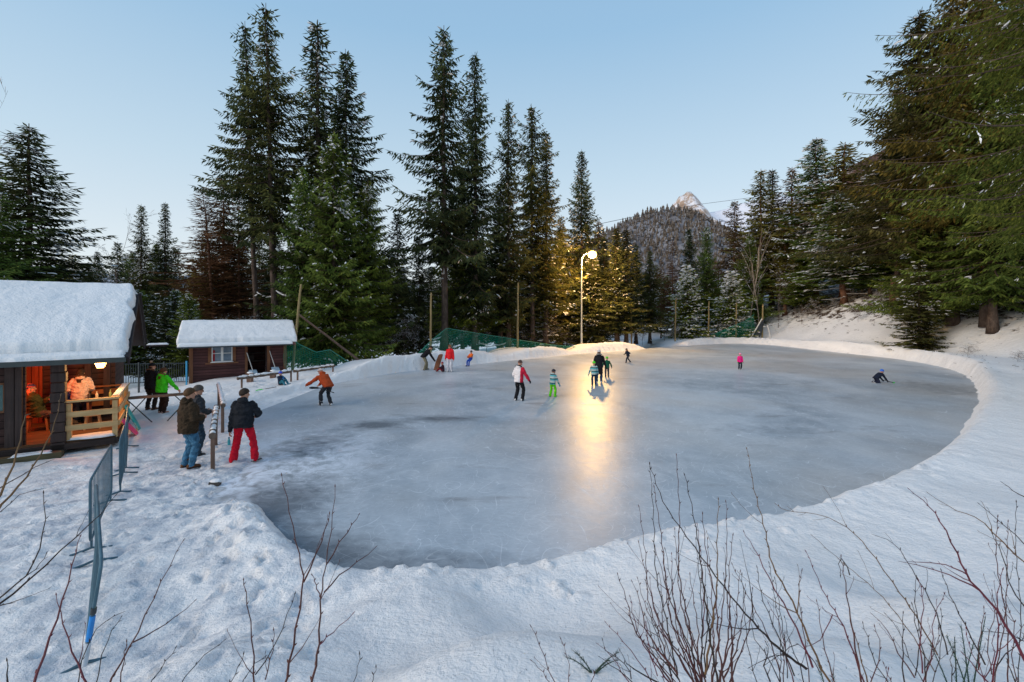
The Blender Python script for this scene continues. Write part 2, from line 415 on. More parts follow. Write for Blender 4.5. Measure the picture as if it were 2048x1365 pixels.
for _ in range(800):        # crumbs and broken lumps of snow
    x = rn.gauss(-6.4, 2.6); y = rn.gauss(9.5, 3.6); r_ = rn.uniform(.04, .09)
    if y < 3.2: continue
    s_ = SD.reshape(GX.shape)[min(len(gy) - 1, np.searchsorted(gy, y)), min(len(gx) - 1, np.searchsorted(gx, x))]
    if s_ > .15: dent(x, y, r_, r_ * rn.uniform(.6, 1), rn.uniform(0, 3.14), -rn.uniform(.012, .04))
for _ in range(700):
    k = rn.randrange(len(EDGE)); ex, ey = EDGE[k]; x = ex + rn.gauss(0, .5); y = ey + rn.gauss(0, .5); r_ = rn.uniform(.05, .14)
    if sdist(x, y)[0] > .25: dent(x, y, r_, r_ * .8, 0, -rn.uniform(.01, .05))
for _ in range(160):
    x = rn.uniform(-14, -8); y = rn.uniform(15, 25); dent(x, y, .2, .12, rn.uniform(0, 3.14), .05)
for px_, d_, rr_ in ((1405, 2.7, .22), (1640, 2.7, .12), (1735, 2.6, .12), (600, 2.15, .10), (2000, 2.5, .14)): dent(X(px_, d_), d_, rr_, rr_ * .7, 0, .06)
nx, ny = len(gx), len(gy)
V3 = np.stack([GX.ravel(), GY.ravel(), GZ.ravel()], 1)
idx = np.arange(nx * ny).reshape(ny, nx)
Q = np.stack([idx[:-1, :-1], idx[:-1, 1:], idx[1:, 1:], idx[1:, :-1]], -1).reshape(-1, 4)
def fastmesh(name, V, Qd, mat_idx=None, tint=None):
    me = bpy.data.meshes.new(name); me.vertices.add(len(V)); me.vertices.foreach_set('co', np.ascontiguousarray(V, dtype=np.float32).ravel())
    k = Qd.shape[1]; me.loops.add(len(Qd) * k); me.loops.foreach_set('vertex_index', np.ascontiguousarray(Qd, dtype=np.int32).ravel())
    me.polygons.add(len(Qd)); me.polygons.foreach_set('loop_start', np.arange(0, len(Qd) * k, k, dtype=np.int32))
    try: me.polygons.foreach_set('loop_total', np.full(len(Qd), k, dtype=np.int32))
    except Exception: pass
    if mat_idx is not None: me.polygons.foreach_set('material_index', np.ascontiguousarray(mat_idx, dtype=np.int32))
    me.update(calc_edges=True)
    if tint is not None:
        a = me.attributes.new('tint', 'FLOAT', 'FACE'); a.data.foreach_set('value', np.ascontiguousarray(tint, dtype=np.float32))
    return me
me = fastmesh('snow_ground', V3, Q)
for nm, arr in (('dirt', DIRT), ('trod', TROD)):
    a = me.attributes.new(nm, 'FLOAT', 'POINT'); a.data.foreach_set('value', np.ascontiguousarray(arr, dtype=np.float32))
tag(link('snow_ground', me, SNOW, None, True, 180), None, None, None, 'structure')

def GZs(x, y):   # height of the finished ground mesh
    i = np.clip(np.searchsorted(gx, x) - 1, 0, nx - 2); j = np.clip(np.searchsorted(gy, y) - 1, 0, ny - 2)
    fx = (x - gx[i]) / (gx[i + 1] - gx[i]); fy = (y - gy[j]) / (gy[j + 1] - gy[j])
    return float((GZ[j, i] * (1 - fx) + GZ[j, i + 1] * fx) * (1 - fy) + (GZ[j + 1, i] * (1 - fx) + GZ[j + 1, i + 1] * fx) * fy)
def surf(x, y): return max(0.0, GZs(x, y))

# ice
t = NT('rink_ice'); p = t.pos()
b1 = t.noise(.22, t.map(p, (1, .7, 1)), 5, .55, .6); b2 = t.noise(.9, t.map(p, (1, .8, 1), (0, 0, .3)), 8, .68, .2); b3 = t.noise(.13, t.map(p, (1, 1, 1), loc=(7, 3, 0)), 3)
col = t.ramp(b1, [(.34, (.28, .335, .385)), (.5, (.41, .47, .525)), (.66, (.56, .615, .66))])
col = t.mix(t.ramp(b2, [(.44, 0.), (.68, .55)]), col, (.65, .695, .735))
col = t.mix(t.ramp(b3, [(.44, 0.), (.62, .5)]), col, (.47, .415, .35))
dk = t.ramp(t.noise(.55, t.map(p, (.55, 1.5, 1), (0, 0, .15), (3, 1, 0)), 5, .6), [(.60, 0.), (.70, .55)])
col = t.mix(dk, col, (.16, .155, .16))
scr = None
for i, (sc, k, wd, ax) in enumerate(((.35, 22, .035, (1, 1, 1)), (.6, 16, .03, (1, .6, 1)), (.9, 14, .035, (.7, 1, 1)), (1.7, 9, .035, (1, .8, 1)), (3.2, 7, .05, (1, 1, 1)))):
    n = t.noise(sc, t.map(p, ax, (0, 0, i * .9), (i * 3.1, i * 1.7, 0)), .6, .3, .4)      # thin curved skate cuts: level lines of a smooth field
    li = t.ramp(t.math('FRACT', t.math('MULTIPLY', n, k)), [(0, 1.), (wd * 1.3, 0.)])
    ma = t.ramp(t.noise(.8 + sc, t.map(p, loc=(i * 5, 2, 0)), 3, .6), [(.46, 0.), (.60, 1.)])
    li = t.math('MULTIPLY', li, ma); scr = li if scr is None else t.math('MAXIMUM', scr, li)
fg = t.noise(7, t.map(p, (1, 2.4, 1), (0, 0, .6)), 6, .75)
col = t.mix(t.ramp(fg, [(.35, .35), (.65, 0.)]), col, (.24, .27, .30))
col = t.mix(t.math('MULTIPLY', scr, .8), col, (.78, .82, .86))
sp_ = t.ramp(t.noise(9, p, 3, .7), [(.69, 0.), (.74, 1.)])
col = t.mix(t.math('MULTIPLY', sp_, .8), col, (.82, .86, .9))
fr = t.n('ShaderNodeAttribute', attribute_name='edge').outputs['Fac']
fe = t.math('MULTIPLY', t.ramp(t.noise(2.6, p, 8, .7, .7), [(.40, 0.), (.56, 1.)]), fr, True)
col = t.mix(fe, col, (.74, .79, .86))
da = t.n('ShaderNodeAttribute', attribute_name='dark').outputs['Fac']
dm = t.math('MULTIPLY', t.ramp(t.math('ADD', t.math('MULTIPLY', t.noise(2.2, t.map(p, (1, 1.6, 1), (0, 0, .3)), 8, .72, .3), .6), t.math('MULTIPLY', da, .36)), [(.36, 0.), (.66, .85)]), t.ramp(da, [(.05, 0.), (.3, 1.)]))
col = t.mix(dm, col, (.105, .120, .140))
col = t.mix(t.math('MULTIPLY', t.math('MULTIPLY', scr, dm), .6), col, (.5, .53, .56))
rough = t.math('ADD', t.math('ADD', t.math('MULTIPLY', b2, .16), .30), t.math('MULTIPLY', t.math('MAXIMUM', sp_, scr), .12))
rough = t.math('ADD', rough, t.math('MULTIPLY', fe, .3))
nr = t.bump(t.noise(1.3, t.map(p, (1, .6, 1)), 4), .10, .12); nr = t.bump(t.noise(28, p, 4, .7), .12, .01, nr); nr = t.bump(scr, .15, .006, nr)
ICE = t.pbr(col, rough, nr, .38)
ix = np.linspace(-9.5, 33, 213); iy = np.linspace(5, 57, 261)
IX, IY = np.meshgrid(ix, iy); sd_i = sdist(IX, IY).reshape(IX.shape)
keep = sd_i < .6
idm = np.arange(IX.size).reshape(IX.shape)
qk = np.stack([idm[:-1, :-1], idm[:-1, 1:], idm[1:, 1:], idm[1:, :-1]], -1).reshape(-1, 4)
kk = (keep[:-1, :-1] & keep[1:, 1:] & keep[:-1, 1:] & keep[1:, :-1]).ravel()
qk = qk[kk]; used, inv = np.unique(qk, return_inverse=True)
VI = np.stack([IX.ravel(), IY.ravel(), np.zeros(IX.size)], 1)[used]
me = fastmesh('ice_rink', VI, inv.reshape(-1, 4))
ea = (1 - sstep(.0, 1.5, -sd_i.ravel()[used])) * .75
lx, ly = VI[:, 0], VI[:, 1]
ea = np.clip(ea * .10 + 1.0 * np.exp(-(((lx + 5.6) / 1.8) ** 2 + ((ly - 10.6) / 3.2) ** 2)), 0, 1)
a = me.attributes.new('edge', 'FLOAT', 'POINT'); a.data.foreach_set('value', ea.astype(np.float32))
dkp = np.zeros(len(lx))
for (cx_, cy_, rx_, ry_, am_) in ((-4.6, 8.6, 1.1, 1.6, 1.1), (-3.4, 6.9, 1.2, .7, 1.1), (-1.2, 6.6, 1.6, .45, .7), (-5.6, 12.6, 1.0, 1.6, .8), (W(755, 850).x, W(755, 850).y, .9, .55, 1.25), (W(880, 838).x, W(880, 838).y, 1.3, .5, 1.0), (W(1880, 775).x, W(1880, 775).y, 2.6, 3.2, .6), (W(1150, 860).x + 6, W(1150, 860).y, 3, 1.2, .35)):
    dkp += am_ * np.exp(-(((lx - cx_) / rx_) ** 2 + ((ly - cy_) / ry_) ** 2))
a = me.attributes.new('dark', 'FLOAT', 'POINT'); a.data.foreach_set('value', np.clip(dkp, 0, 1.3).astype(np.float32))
tag(link('ice_rink', me, ICE, None, True), None, None, None, 'structure')
# ------------------------------------------------------------------ buildings
W_DARK = wood('dark_stained_boards', (.100, .050, .042), (.042, .022, .020), 0, .19)
W_POST = wood('dark_timber', (.085, .056, .048), (.035, .024, .022), 2)
W_BEAM = wood('dark_beam', (.06, .042, .036), (.025, .018, .016), 0)
W_RED = wood('redlit_boards', (.40, .10, .035), (.22, .05, .02), 2, .16, gap_ax=0)  # red heater light put into the board colour
W_PINE = wood('fresh_pine_rail', (.72, .49, .24), (.55, .33, .14), 0)
W_PINEV = wood('fresh_pine_post', (.72, .49, .24), (.55, .33, .14), 2)
W_PINEY = wood('fresh_pine_side_rail', (.72, .49, .24), (.55, .33, .14), 1)
W_DECK = wood('deck_boards', (.26, .13, .06), (.13, .065, .03), 0, .14, gap_ax=1)
W_ORNG = wood('lamplit_wood', (.42, .17, .055), (.26, .09, .03), 2)  # orange porch light mixed into the wood colour
W_TRIM = wood('brown_trim', (.24, .105, .05), (.13, .055, .028), 2)
W_TRIMH = wood('brown_trim_flat', (.24, .105, .05), (.13, .055, .028), 0)
W_HUT = wood('red_brown_siding', (.135, .052, .048), (.075, .030, .029), 0, .155)
W_GREY = wood('weathered_log', (.20, .145, .11), (.085, .06, .045), 1, scale=.8)
W_GREYV = wood('weathered_post', (.24, .15, .11), (.10, .06, .045), 2)
ROOFM = plain('roof_tile_edge', (.05, .038, .036), .8)
BARGE = wood('dark_barge_board', (.035, .026, .028), (.016, .012, .013), 1)
def glassm(name, c, r=.08):
    t = NT(name); n = t.noise(3, t.obj(), 2)
    return t.pbr(t.ramp(n, [(.3, tuple(v * .6 for v in c)), (.7, c)]), r, None, .8)
PANE = glassm('window_pane', (.16, .22, .28))

def slab(x0, x1, fr, bk, thick, name, parent, seed, over=.0, wav=.05, nx_=70, ny_=34, lip=.12):
    """snow lying on a roof plane: fr=(y,z) front lower edge, bk=(y,z) upper edge, rounded and uneven"""
    rr = np.linspace(0, 1, nx_); ss = np.linspace(0, 1, ny_)
    A, B = np.meshgrid(rr, ss)
    wob = fbm(A * (x1 - x0) * 1.6 + seed, B * 0 + seed, 1.5, 4) * wav
    wob2 = fbm(B * 4 + seed * 2, A * 0 + 3, 1.5, 3) * wav
    xx = x0 + (x1 - x0) * A + np.where(A > .5, 1, -1) * wob2 * (np.abs(A - .5) > .46)
    yy = fr[0] + (bk[0] - fr[0]) * B - wob * (1 - B) ** 3
    zz = fr[1] + (bk[1] - fr[1]) * B
    e = np.minimum(np.minimum(A, 1 - A) * (x1 - x0), B * math.hypot(bk[0] - fr[0], bk[1] - fr[1]))
    rnd = np.sqrt(np.clip(1 - (1 - np.clip(e / lip, 0, 1)) ** 2, 0, 1))
    T = thick * (1 + .22 * fbm(xx + seed, yy, .7, 3) + .03 * fbm(xx + seed, yy, 3.1, 3)) * rnd + .006 * fbm(xx, yy, 7, 3) * rnd
    top = np.stack([xx.ravel(), yy.ravel(), (zz + .012 + T).ravel()], 1)
    bot = np.stack([xx.ravel(), yy.ravel(), (zz + .004).ravel()], 1)
    n = nx_ * ny_; V = np.concatenate([top, bot]); I = np.arange(n).reshape(ny_, nx_)
    q = np.stack([I[:-1, :-1], I[:-1, 1:], I[1:, 1:], I[1:, :-1]], -1).reshape(-1, 4)
    Fq = [q, q[:, ::-1] + n]
    for a_ in (I[0], I[-1][::-1], I[:, 0][::-1], I[:, -1]):
        Fq.append(np.stack([a_[:-1] + n, a_[1:] + n, a_[1:], a_[:-1]], -1))
    me = fastmesh(name, V, np.concatenate(Fq))
    return link(name, me, SNOWR, parent, True, 60)

CB = (-11.0, 12.64)
cab = thing('wooden_cabin', 'dark timber cabin with a thick snow covered roof and lit open porch', 'cabin', (CB[0], CB[1], 0), R(36))
def mb(f, name, mats, parent, **k):
    q = MB(); f(q); return q.build(name, mats, parent, **k)
def P_(**k): return k
# walls
q = MB(); q.box((-4.3, .04, 1.30), (5.1, .09, 2.42)); q.box((-3.4, 3.25, 1.45), (6.2, .1, 2.7)); q.box((-6.8, 3.1, 1.3), (.1, 6.2, 2.6))
q.box((-.36, 4.7, 1.45), (.1, 2.9, 2.3)); q.build('wall', W_DARK, cab, smooth=False)
q = MB(); q.box((-2.62, 3.17, 1.4), (1.25, .05, 2.2)); q.box((-3.24, 1.65, 1.4), (.06, 3.0, 2.2)); q.build('redlit_wall_lining', W_RED, cab, smooth=False)  # part of the porch wall coloured as if lit red
q = MB(); q.sect([((-.395, 6.18, 2.6), (.05, 0, 0), (0, .01, 0)), ((-.395, 6.18, 2.61), (.05, 0, 0), (0, .01, 0))]) if False else None
q = MB(); o_ = [(-.41, .3, 2.55), (-.41, 6.1, 2.55), (-.41, 2.95, 3.98)]; q.add(o_ + [(-.33, y, z) for _, y, z in o_], [(0, 1, 2), (5, 4, 3), (0, 3, 4, 1), (1, 4, 5, 2), (2, 5, 3, 0)])
q.build('gable', W_DARK, cab, smooth=False)
for x, wd in ((-2.02, .17), (-1.86, .13)): mb(lambda q: q.box((x, -.035, 1.28), (wd, .10, 2.4)), 'door_post', W_POST, cab, smooth=False, bevel=.008)
# corbelled corner post: stack of log ends
q = MB()
for k in range(9): q.box((-1.13 + .006 * math.sin(k * 2.1), -.05, .17 + .26 * k), (.27 + .02 * (k % 2), .30, .245))
q.build('corner_post', W_POST, cab, smooth=False, bevel=.012)
for x, y in ((-.95, 3.1), (-.5, 3.12), (-1.6, 3.12)): mb(lambda q: q.box((x, y, 1.4), (.16, .12, 2.3)), 'post', W_POST, cab, smooth=False)
# window in front wall
wf = mb(lambda q: [q.box((-2.10, -.03, 1.55), (.06, .06, .72)), q.box((-2.95, -.03, 1.55), (.06, .06, .72)), q.box((-2.53, -.03, 1.90), (.84, .06, .05)), q.box((-2.53, -.03, 1.20), (.84, .08, .05))], 'window', W_TRIM, cab, smooth=False)
mb(lambda q: q.box((-2.53, -.022, 1.55), (.80, .03, .65)), 'pane', glassm('cabin_pane', (.05, .12, .11)), wf, smooth=False)
# deck, sills
mb(lambda q: q.box((-1.65, 1.55, .265), (3.3, 3.3, .07)), 'deck', W_DECK, cab, smooth=False)
q = MB(); q.box((-2.2, -.14, .17), (4.4, .12, .16)); q.box((-.55, -.11, .17), (1.2, .16, .15)); q.box((.03, 1.6, .17), (.1, 3.3, .14)); q.build('deck_beam', W_BEAM, cab, smooth=False, bevel=.01)
mb(lambda q: [q.box((-3.1, -.48, .06), (4.2, .26, .16)), q.box((-2.6, -.30, .03), (3.2, .12, .14))], 'step', wood('mossy_step', (.12, .10, .05), (.05, .045, .03), 0), cab, smooth=False, bevel=.012)
slab(-1.9, -1.2, (-.6, .14), (-.38, .145), .03, 'snow_on_step', cab, 4, wav=.06, nx_=20, ny_=8, lip=.06)
slab(-.95, -.02, (-.16, .30), (.22, .305), .06, 'snow_on_deck', cab, 9, wav=.12, nx_=26, ny_=10, lip=.1)
# roof
q = MB()
for fr_, bk_ in (((-.45, 2.49), (2.9, 4.30)), ((6.25, 2.49), (2.9, 4.30))):
    (ya, za), (yb, zb) = fr_, bk_
    q.add([(x, y, z + dz) for x in (-7, .27) for (y, z) in ((ya, za), (yb, zb)) for dz in (-.09, 0)], [(0, 1, 3, 2), (4, 6, 7, 5), (0, 4, 5, 1), (2, 3, 7, 6), (0, 2, 6, 4), (1, 5, 7, 3)])
roof = q.build('roof', ROOFM, cab, smooth=False)
mb(lambda q: q.box((-3.4, -.49, 2.40), (7.3, .05, .12)), 'fascia', plain('fascia_green_grey', (.05, .062, .06), .6), roof, smooth=False)
q = MB(); q.beam((.30, -.50, 2.37), (.30, 2.9, 4.20), .045, .22); q.beam((.30, 6.3, 2.37), (.30, 2.9, 4.20), .045, .24); q.build('barge_board', BARGE, roof, smooth=False)
q = MB()
for k in range(24):
    t_ = k / 24; q.box((.30, 6.22 - 3.3 * t_, 2.56 + 1.80 * t_), (.16, .17, .035), (R(-28.5), 0, 0))
q.build('verge_tile', ROOFM, roof, smooth=False)
for x in (-.9, -2.6, -4.3): mb(lambda q: q.beam((x, -.42, 2.38), (x, 2.7, 4.06), .09, .12), 'rafter', W_BEAM, roof, smooth=False)
slab(-7, .27, (-.28, 2.585), (2.95, 4.33), .31, 'roof_snow', cab, 3, wav=.10, nx_=150, ny_=60, lip=.14)
slab(-7, .22, (-.50, 2.465), (-.30, 2.57), .075, 'eave_snow', cab, 11, wav=.05, nx_=150, ny_=8, lip=.05)
slab(-7, .27, (6.3, 2.48), (2.9, 4.30), .25, 'roof_snow', cab, 5, wav=.06, nx_=60, ny_=30, lip=.2)
slab(.35, 1.05, (6.35, 2.40), (6.6, 2.41), .05, 'shelf_snow', cab, 6, wav=.01, nx_=12, ny_=5, lip=.05)
mb(lambda q: q.box((.65, 6.47, 2.37), (.75, .28, .06)), 'shelf', W_BEAM, cab, smooth=False)
# porch railing
rl = thing('porch_railing', 'pale new pine railing around the corner of the cabin porch', 'railing', (CB[0], CB[1], 0), R(36))
for x, y in ((-.94, -.02), (-.02, -.02), (-.02, 1.65), (-.02, 3.12)):
    mb(lambda q: q.box((x, y, .77 if y > 0 else .72), (.11, .11, 1.02 if y > 0 else 1.1)), 'post', W_PINEV, rl, smooth=False, bevel=.006)
mb(lambda q: q.box((-.49, -.03, 1.325), (1.14, .19, .05)), 'top_rail', W_PINE, rl, smooth=False, bevel=.006)
mb(lambda q: q.box((-.02, 1.62, 1.322), (.19, 3.10, .05)), 'top_rail', W_PINEY, rl, smooth=False, bevel=.006)
for z in (.98, .63):
    mb(lambda q: q.box((-.48, -.095, z), (1.06, .035, .15)), 'rail', W_PINE, rl, smooth=False, bevel=.005)
    mb(lambda q: q.box((.058, 1.58, z), (.035, 3.2, .15)), 'rail', W_PINEY, rl, smooth=False, bevel=.005)
mb(lambda q: [q.box((-.75, 3.1, 1.30), (1.3, .12, .05)), q.box((-.75, 3.08, 1.13), (1.3, .035, .14)), q.box((-.75, 3.08, .75), (1.3, .035, .14)), q.box((-1.3, 3.1, .8), (.1, .1, 1.0))], 'back_rail', W_ORNG, rl, smooth=False)
slab(-.10, .06, (.25, 1.352), (2.9, 1.353), .014, 'snow_on_rail', rl, 2, wav=.02, nx_=8, ny_=40, lip=.03)
def inside(x, y, z=0): # cabin coordinates -> world
    c, s = math.cos(R(36)), math.sin(R(36)); return (CB[0] + x * c - y * s, CB[1] + x * s + y * c, z)
# lantern
LP = inside(-.42, .95, 2.22)
ln = thing('porch_lantern', 'glowing four sided lantern hanging under the cabin eave', 'lantern', LP, R(36))
te = NT('lantern_glass'); te.pbr((.9, .6, .3), .4, None, .3, 0, (1, .52, .16), 16); te.m
q = MB(); q.add([(sx * a, sy * a, z) for z, a in ((-.13, .075), (.07, .14)) for sx, sy in ((-1, -1), (1, -1), (1, 1), (-1, 1))], [(3, 2, 1, 0), (4, 5, 6, 7), (0, 1, 5, 4), (1, 2, 6, 5), (2, 3, 7, 6), (3, 0, 4, 7)])
q.build('glass', te.m, ln, smooth=False)
q = MB()
for sx, sy in ((-1, -1), (1, -1), (1, 1), (-1, 1)): q.beam((sx * .077, sy * .077, -.13), (sx * .143, sy * .143, .07), .012, .012)
q.box((0, 0, -.14), (.17, .17, .02)); q.build('frame', DARK, ln, smooth=False)
mb(lambda q: [q.tube([(0, 0, .075), (0, 0, .16)], [.155, .02], 4), q.tube([(0, 0, .16), (0, 0, .50)], .008, 6)], 'roof', DARK, ln, smooth=False)
pl = bpy.data.lights.new('lantern_bulb', 'POINT'); pl.energy = 95; pl.color = (1, .50, .17); pl.shadow_soft_size = .14
po = bpy.data.objects.new('lantern_bulb', pl); COL.objects.link(po); po.location = (LP[0] + .03, LP[1] - .02, LP[2] - .24)
pl = bpy.data.lights.new('heater_glow', 'POINT'); pl.energy = 85; pl.color = (1, .11, .02); pl.shadow_soft_size = .12
hp = inside(-2.45, 1.15, 2.0); po = bpy.data.objects.new('heater_glow', pl); COL.objects.link(po); po.location = hp
ht = thing('heater_lamp', 'slim red glowing heater bar high on the inside wall of the porch', 'heater', (hp[0], hp[1], hp[2] + .18), R(36))
th_ = NT('heater_bar'); th_.pbr((.8, .1, .03), .4, None, .3, 0, (1, .12, .02), 10)
mb(lambda q: q.tube([(-.25, 0, 0), (.25, 0, 0)], .03, 8), 'bar', th_.m, ht)
mb(lambda q: q.box((0, .0, .06), (.6, .12, .05)), 'hood', STEELD, ht, smooth=False)
# stools, table, things on deck
def stool(nm, lab, x, y, h, w_, m):
    p = inside(x, y, .302); s = thing(nm, lab, 'stool', p, R(36), 'wooden stools on the porch')
    mb(lambda q: q.box((0, 0, h - .02), (w_, w_ * .85, .04)), 'seat', m, s, smooth=False, bevel=.006)
    for sx in (-1, 1):
        for sy in (-1, 1): mb(lambda q: q.beam((sx * w_ * .47, sy * w_ * .38, 0), (sx * w_ * .36, sy * w_ * .28, h - .03), .045, .045), 'leg', m, s, smooth=False)
    return s
stool('wooden_stool', 'orange lit wooden stool under the seated man in the porch', -1.84, 1.82, .46, .46, W_ORNG)
stool('wooden_stool', 'low wooden stool standing behind the pine railing', -.62, 1.25, .42, .36, W_PINEV)
tb = thing('porch_table', 'dark topped table with bottles beside the pine railing', 'table', inside(-.55, 2.0, .302), R(36))
mb(lambda q: q.box((.1, 0, .74), (.8, .6, .04)), 'table_top', plain('dark_table_top', (.03, .022, .02), .4), tb, smooth=False)
for sx in (-1, 1):
    for sy in (-1, 1): mb(lambda q: q.box((.1 + sx * .34, sy * .25, .36), (.05, .05, .72)), 'leg', W_TRIM, tb, smooth=False)
def bottle(x, y, c, lab, h=.26):
    p = inside(x, y, 1.064); q = MB(); q.tube([(0, 0, 0), (0, 0, h * .6), (0, 0, h * .75), (0, 0, h)], [.036, .036, .013, .013], 10)
    o = q.build('bottle', plain('bottle_glass_%d' % int(c[0] * 999), c, .15, 0, .6), None); o.location = p; tag(o, lab, 'bottle', 'bottles on the porch table')
bottle(-.78, 1.86, (.05, .03, .01), 'brown bottle at the left end of the porch table'); bottle(-.62, 2.0, (.6, .5, .35), 'pale bottle beside the brown one on the porch table', .22)
bottle(-.30, 1.9, (.25, .35, .12), 'greenish bottle near the middle of the porch table'); 
for i, (x, y, c, lab) in enumerate(((.42, 1.6, (.02, .35, .33), 'teal plastic sledge leaning outside the porch railing'), (.40, 1.0, (.75, .05, .18), 'pink plastic sledge lying against the porch railing'))):
    p = inside(x, y, surf(*inside(x, y)[:2])); q = MB()
    q.sect([((0, .0 + .35 * u, (.78 - .3 * i) * u), (.20 * (1 - .3 * abs(2 * u - 1) ** 3), 0, 0), (0, -.02, .03)) for u in (0, .15, .5, .85, 1)], 10)
    o = q.build('sledge', plain('sledge_%d' % i, c, .35), None); o.location = p; o.rotation_euler = (0, 0, R(120)); tag(o, lab, 'sledge')

# second hut
H2 = W(380, 766, 0); HR = R(31); HL = 4.56
hut = thing('storage_hut', 'small red-brown plank hut with a snowy roof and open door', 'hut', (H2.x, H2.y, 0), HR)
dx0, dx1 = 2.62, 3.62
q = MB()
q.box((dx0 / 2, .04, 1.0), (dx0, .08, 2.08)); q.box(((dx1 + HL) / 2, .04, 1.0), (HL - dx1, .08, 2.08)); q.box(((dx0 + dx1) / 2, .04, 1.99), (dx1 - dx0, .08, .1))
q.box((.04, 1.5, 1.0), (.08, 2.9, 2.08)); q.box((HL - .04, 1.5, 1.0), (.08, 2.9, 2.08)); q.box((HL / 2, 2.95, 1.0), (HL, .08, 2.08))
q.build('wall', W_HUT, hut, smooth=False)
for x in (.04, HL - .05): mb(lambda q: q.box((x, -.02, 1.0), (.17, .06, 2.08)), 'corner_board', W_TRIM, hut, smooth=False)
q = MB(); q.box((dx0 - .05, -.02, .95), (.13, .05, 1.95)); q.box((dx1 + .05, -.02, .95), (.15, .05, 1.95)); q.build('door_frame', W_TRIM, hut, smooth=False)
dr = mb(lambda q: [q.box((dx1 - .06, .50, .95), (.05, .95, 1.85)), q.box((dx1 - .10, .5, .55), (.03, .95, .1)), q.box((dx1 - .10, .5, 1.45), (.03, .95, .1))], 'door', wood('dark_door', (.07, .04, .035), (.035, .02, .02), 2), hut, smooth=False)
mb(lambda q: [q.box((dx0 + .5, 1.2, .9), (1.0, .3, .06)), q.box((dx0 + .5, 1.2, 1.35), (1.0, .3, .05)), q.box((dx0 + .2, 1.2, 1.1), (.3, .25, .3))], 'inner_shelf', W_BEAM, hut, smooth=False)
wn = MB(); wx0, wx1, wz0, wz1 = .95, 1.92, 1.02, 1.96
for a, b, c, d in ((wx0 - .08, .15, (wz0 + wz1) / 2, wz1 - wz0 + .02), (wx1 + .08, .15, (wz0 + wz1) / 2, wz1 - wz0 + .02)): wn.box((a, -.02, c), (b, .055, d))
wn.box(((wx0 + wx1) / 2, -.05, wz0 - .05), (wx1 - wx0 + .55, .14, .07)); win = wn.build('window', W_TRIMH, hut, smooth=False)
slab(wx0 - .05, wx1 + .05, (-.12, wz0 - .012), (.0, wz0 - .01), .035, 'sill_snow', win, 3, wav=.01, nx_=14, ny_=5, lip=.04)
WHT = plain('white_window_paint', (.62, .62, .60), .5)
q = MB(); q.box((wx0 + .03, -.015, 1.49), (.05, .04, .92)); q.box((wx1 - .03, -.015, 1.49), (.05, .04, .92)); q.box((1.435, -.017, 1.49), (.11, .045, .92))
for z in (1.90, 1.50, 1.06): q.box((1.435, -.012, z), (.92, .035, .035))
q.build('window_frame', WHT, win, smooth=False)
mb(lambda q: q.box((1.435, .0, 1.49), (.92, .012, .9)), 'pane', PANE, win, smooth=False)
mb(lambda q: q.box((1.06, -.0125, 1.38), (.09, .012, .6)), 'curtain', fabric('red_curtain', (.28, .02, .03)), win, smooth=False)
q = MB(); xa, xb = -.5, HL + .45
for (ya, za), (yb, zb) in (((-.62, 1.93), (1.45, 3.02)), ((3.5, 1.93), (1.45, 3.02))):
    q.add([(x, y, z + dz) for x in (xa, xb) for (y, z) in ((ya, za), (yb, zb)) for dz in (-.07, 0)], [(0, 1, 3, 2), (4, 6, 7, 5), (0, 4, 5, 1), (2, 3, 7, 6), (0, 2, 6, 4), (1, 5, 7, 3)])
q.build('roof', plain('rusty_roof', (.12, .045, .035), .7), hut, smooth=False)
for x in (.04, HL - .04):
    q = MB(); o_ = [(x - .04, .0, 2.0), (x - .04, 2.95, 2.0), (x - .04, 1.45, 2.9)]; q.add(o_ + [(x + .08, y, z) for _, y, z in o_], [(0, 1, 2), (5, 4, 3), (0, 3, 4, 1), (1, 4, 5, 2), (2, 5, 3, 0)])
    q.build('gable', W_HUT, hut, smooth=False)
slab(xa - .05, xb + .1, (-.42, 2.04), (1.5, 3.03), .25, 'roof_snow', hut, 8, wav=.06, nx_=110, ny_=44, lip=.10)
slab(xa, xb - .15, (-.66, 1.915), (-.44, 2.02), .09, 'eave_snow', hut, 12, wav=.02, nx_=70, ny_=7, lip=.05)
slab(xa, xb, (3.5, 1.95), (1.4, 3.03), .25, 'roof_snow', hut, 14, wav=.05, nx_=40, ny_=14, lip=.2)
mb(lambda q: q.tube([(xa, -.70, 1.90), (xb - .15, -.70, 1.90)], .035, 8), 'gutter', STEELD, hut)
def hutp(x, y, z=None):
    c, s = math.cos(HR), math.sin(HR); a, b = H2.x + x * c - y * s, H2.y + x * s + y * c
    return Vector((a, b, surf(a, b) if z is None else z))
for (xx_, tx, h_, lab) in ((2.95, 2.60, 1.25, 'white handled shovel leaning on the left side of the hut door'), (4.05, 3.72, 1.2, 'long handled snow pusher leaning right of the hut door')):
    b_ = hutp(xx_, -.45); tp = hutp(tx, -.06, b_.z + h_)
    sh = thing('snow_shovel', lab, 'shovel', b_)
    d_ = tp - b_
    mb(lambda q: q.tube([d_ * .22, d_], .022, 8), 'handle', plain('pale_handle', (.55, .53, .5), .5), sh)
    mb(lambda q: q.sect([((d_ * u), (.17 * (1 - .5 * max(0, u - .15)), .10, 0), (0, 0, .012)) for u in (.01, .12, .24)], 8), 'blade', STEEL, sh)
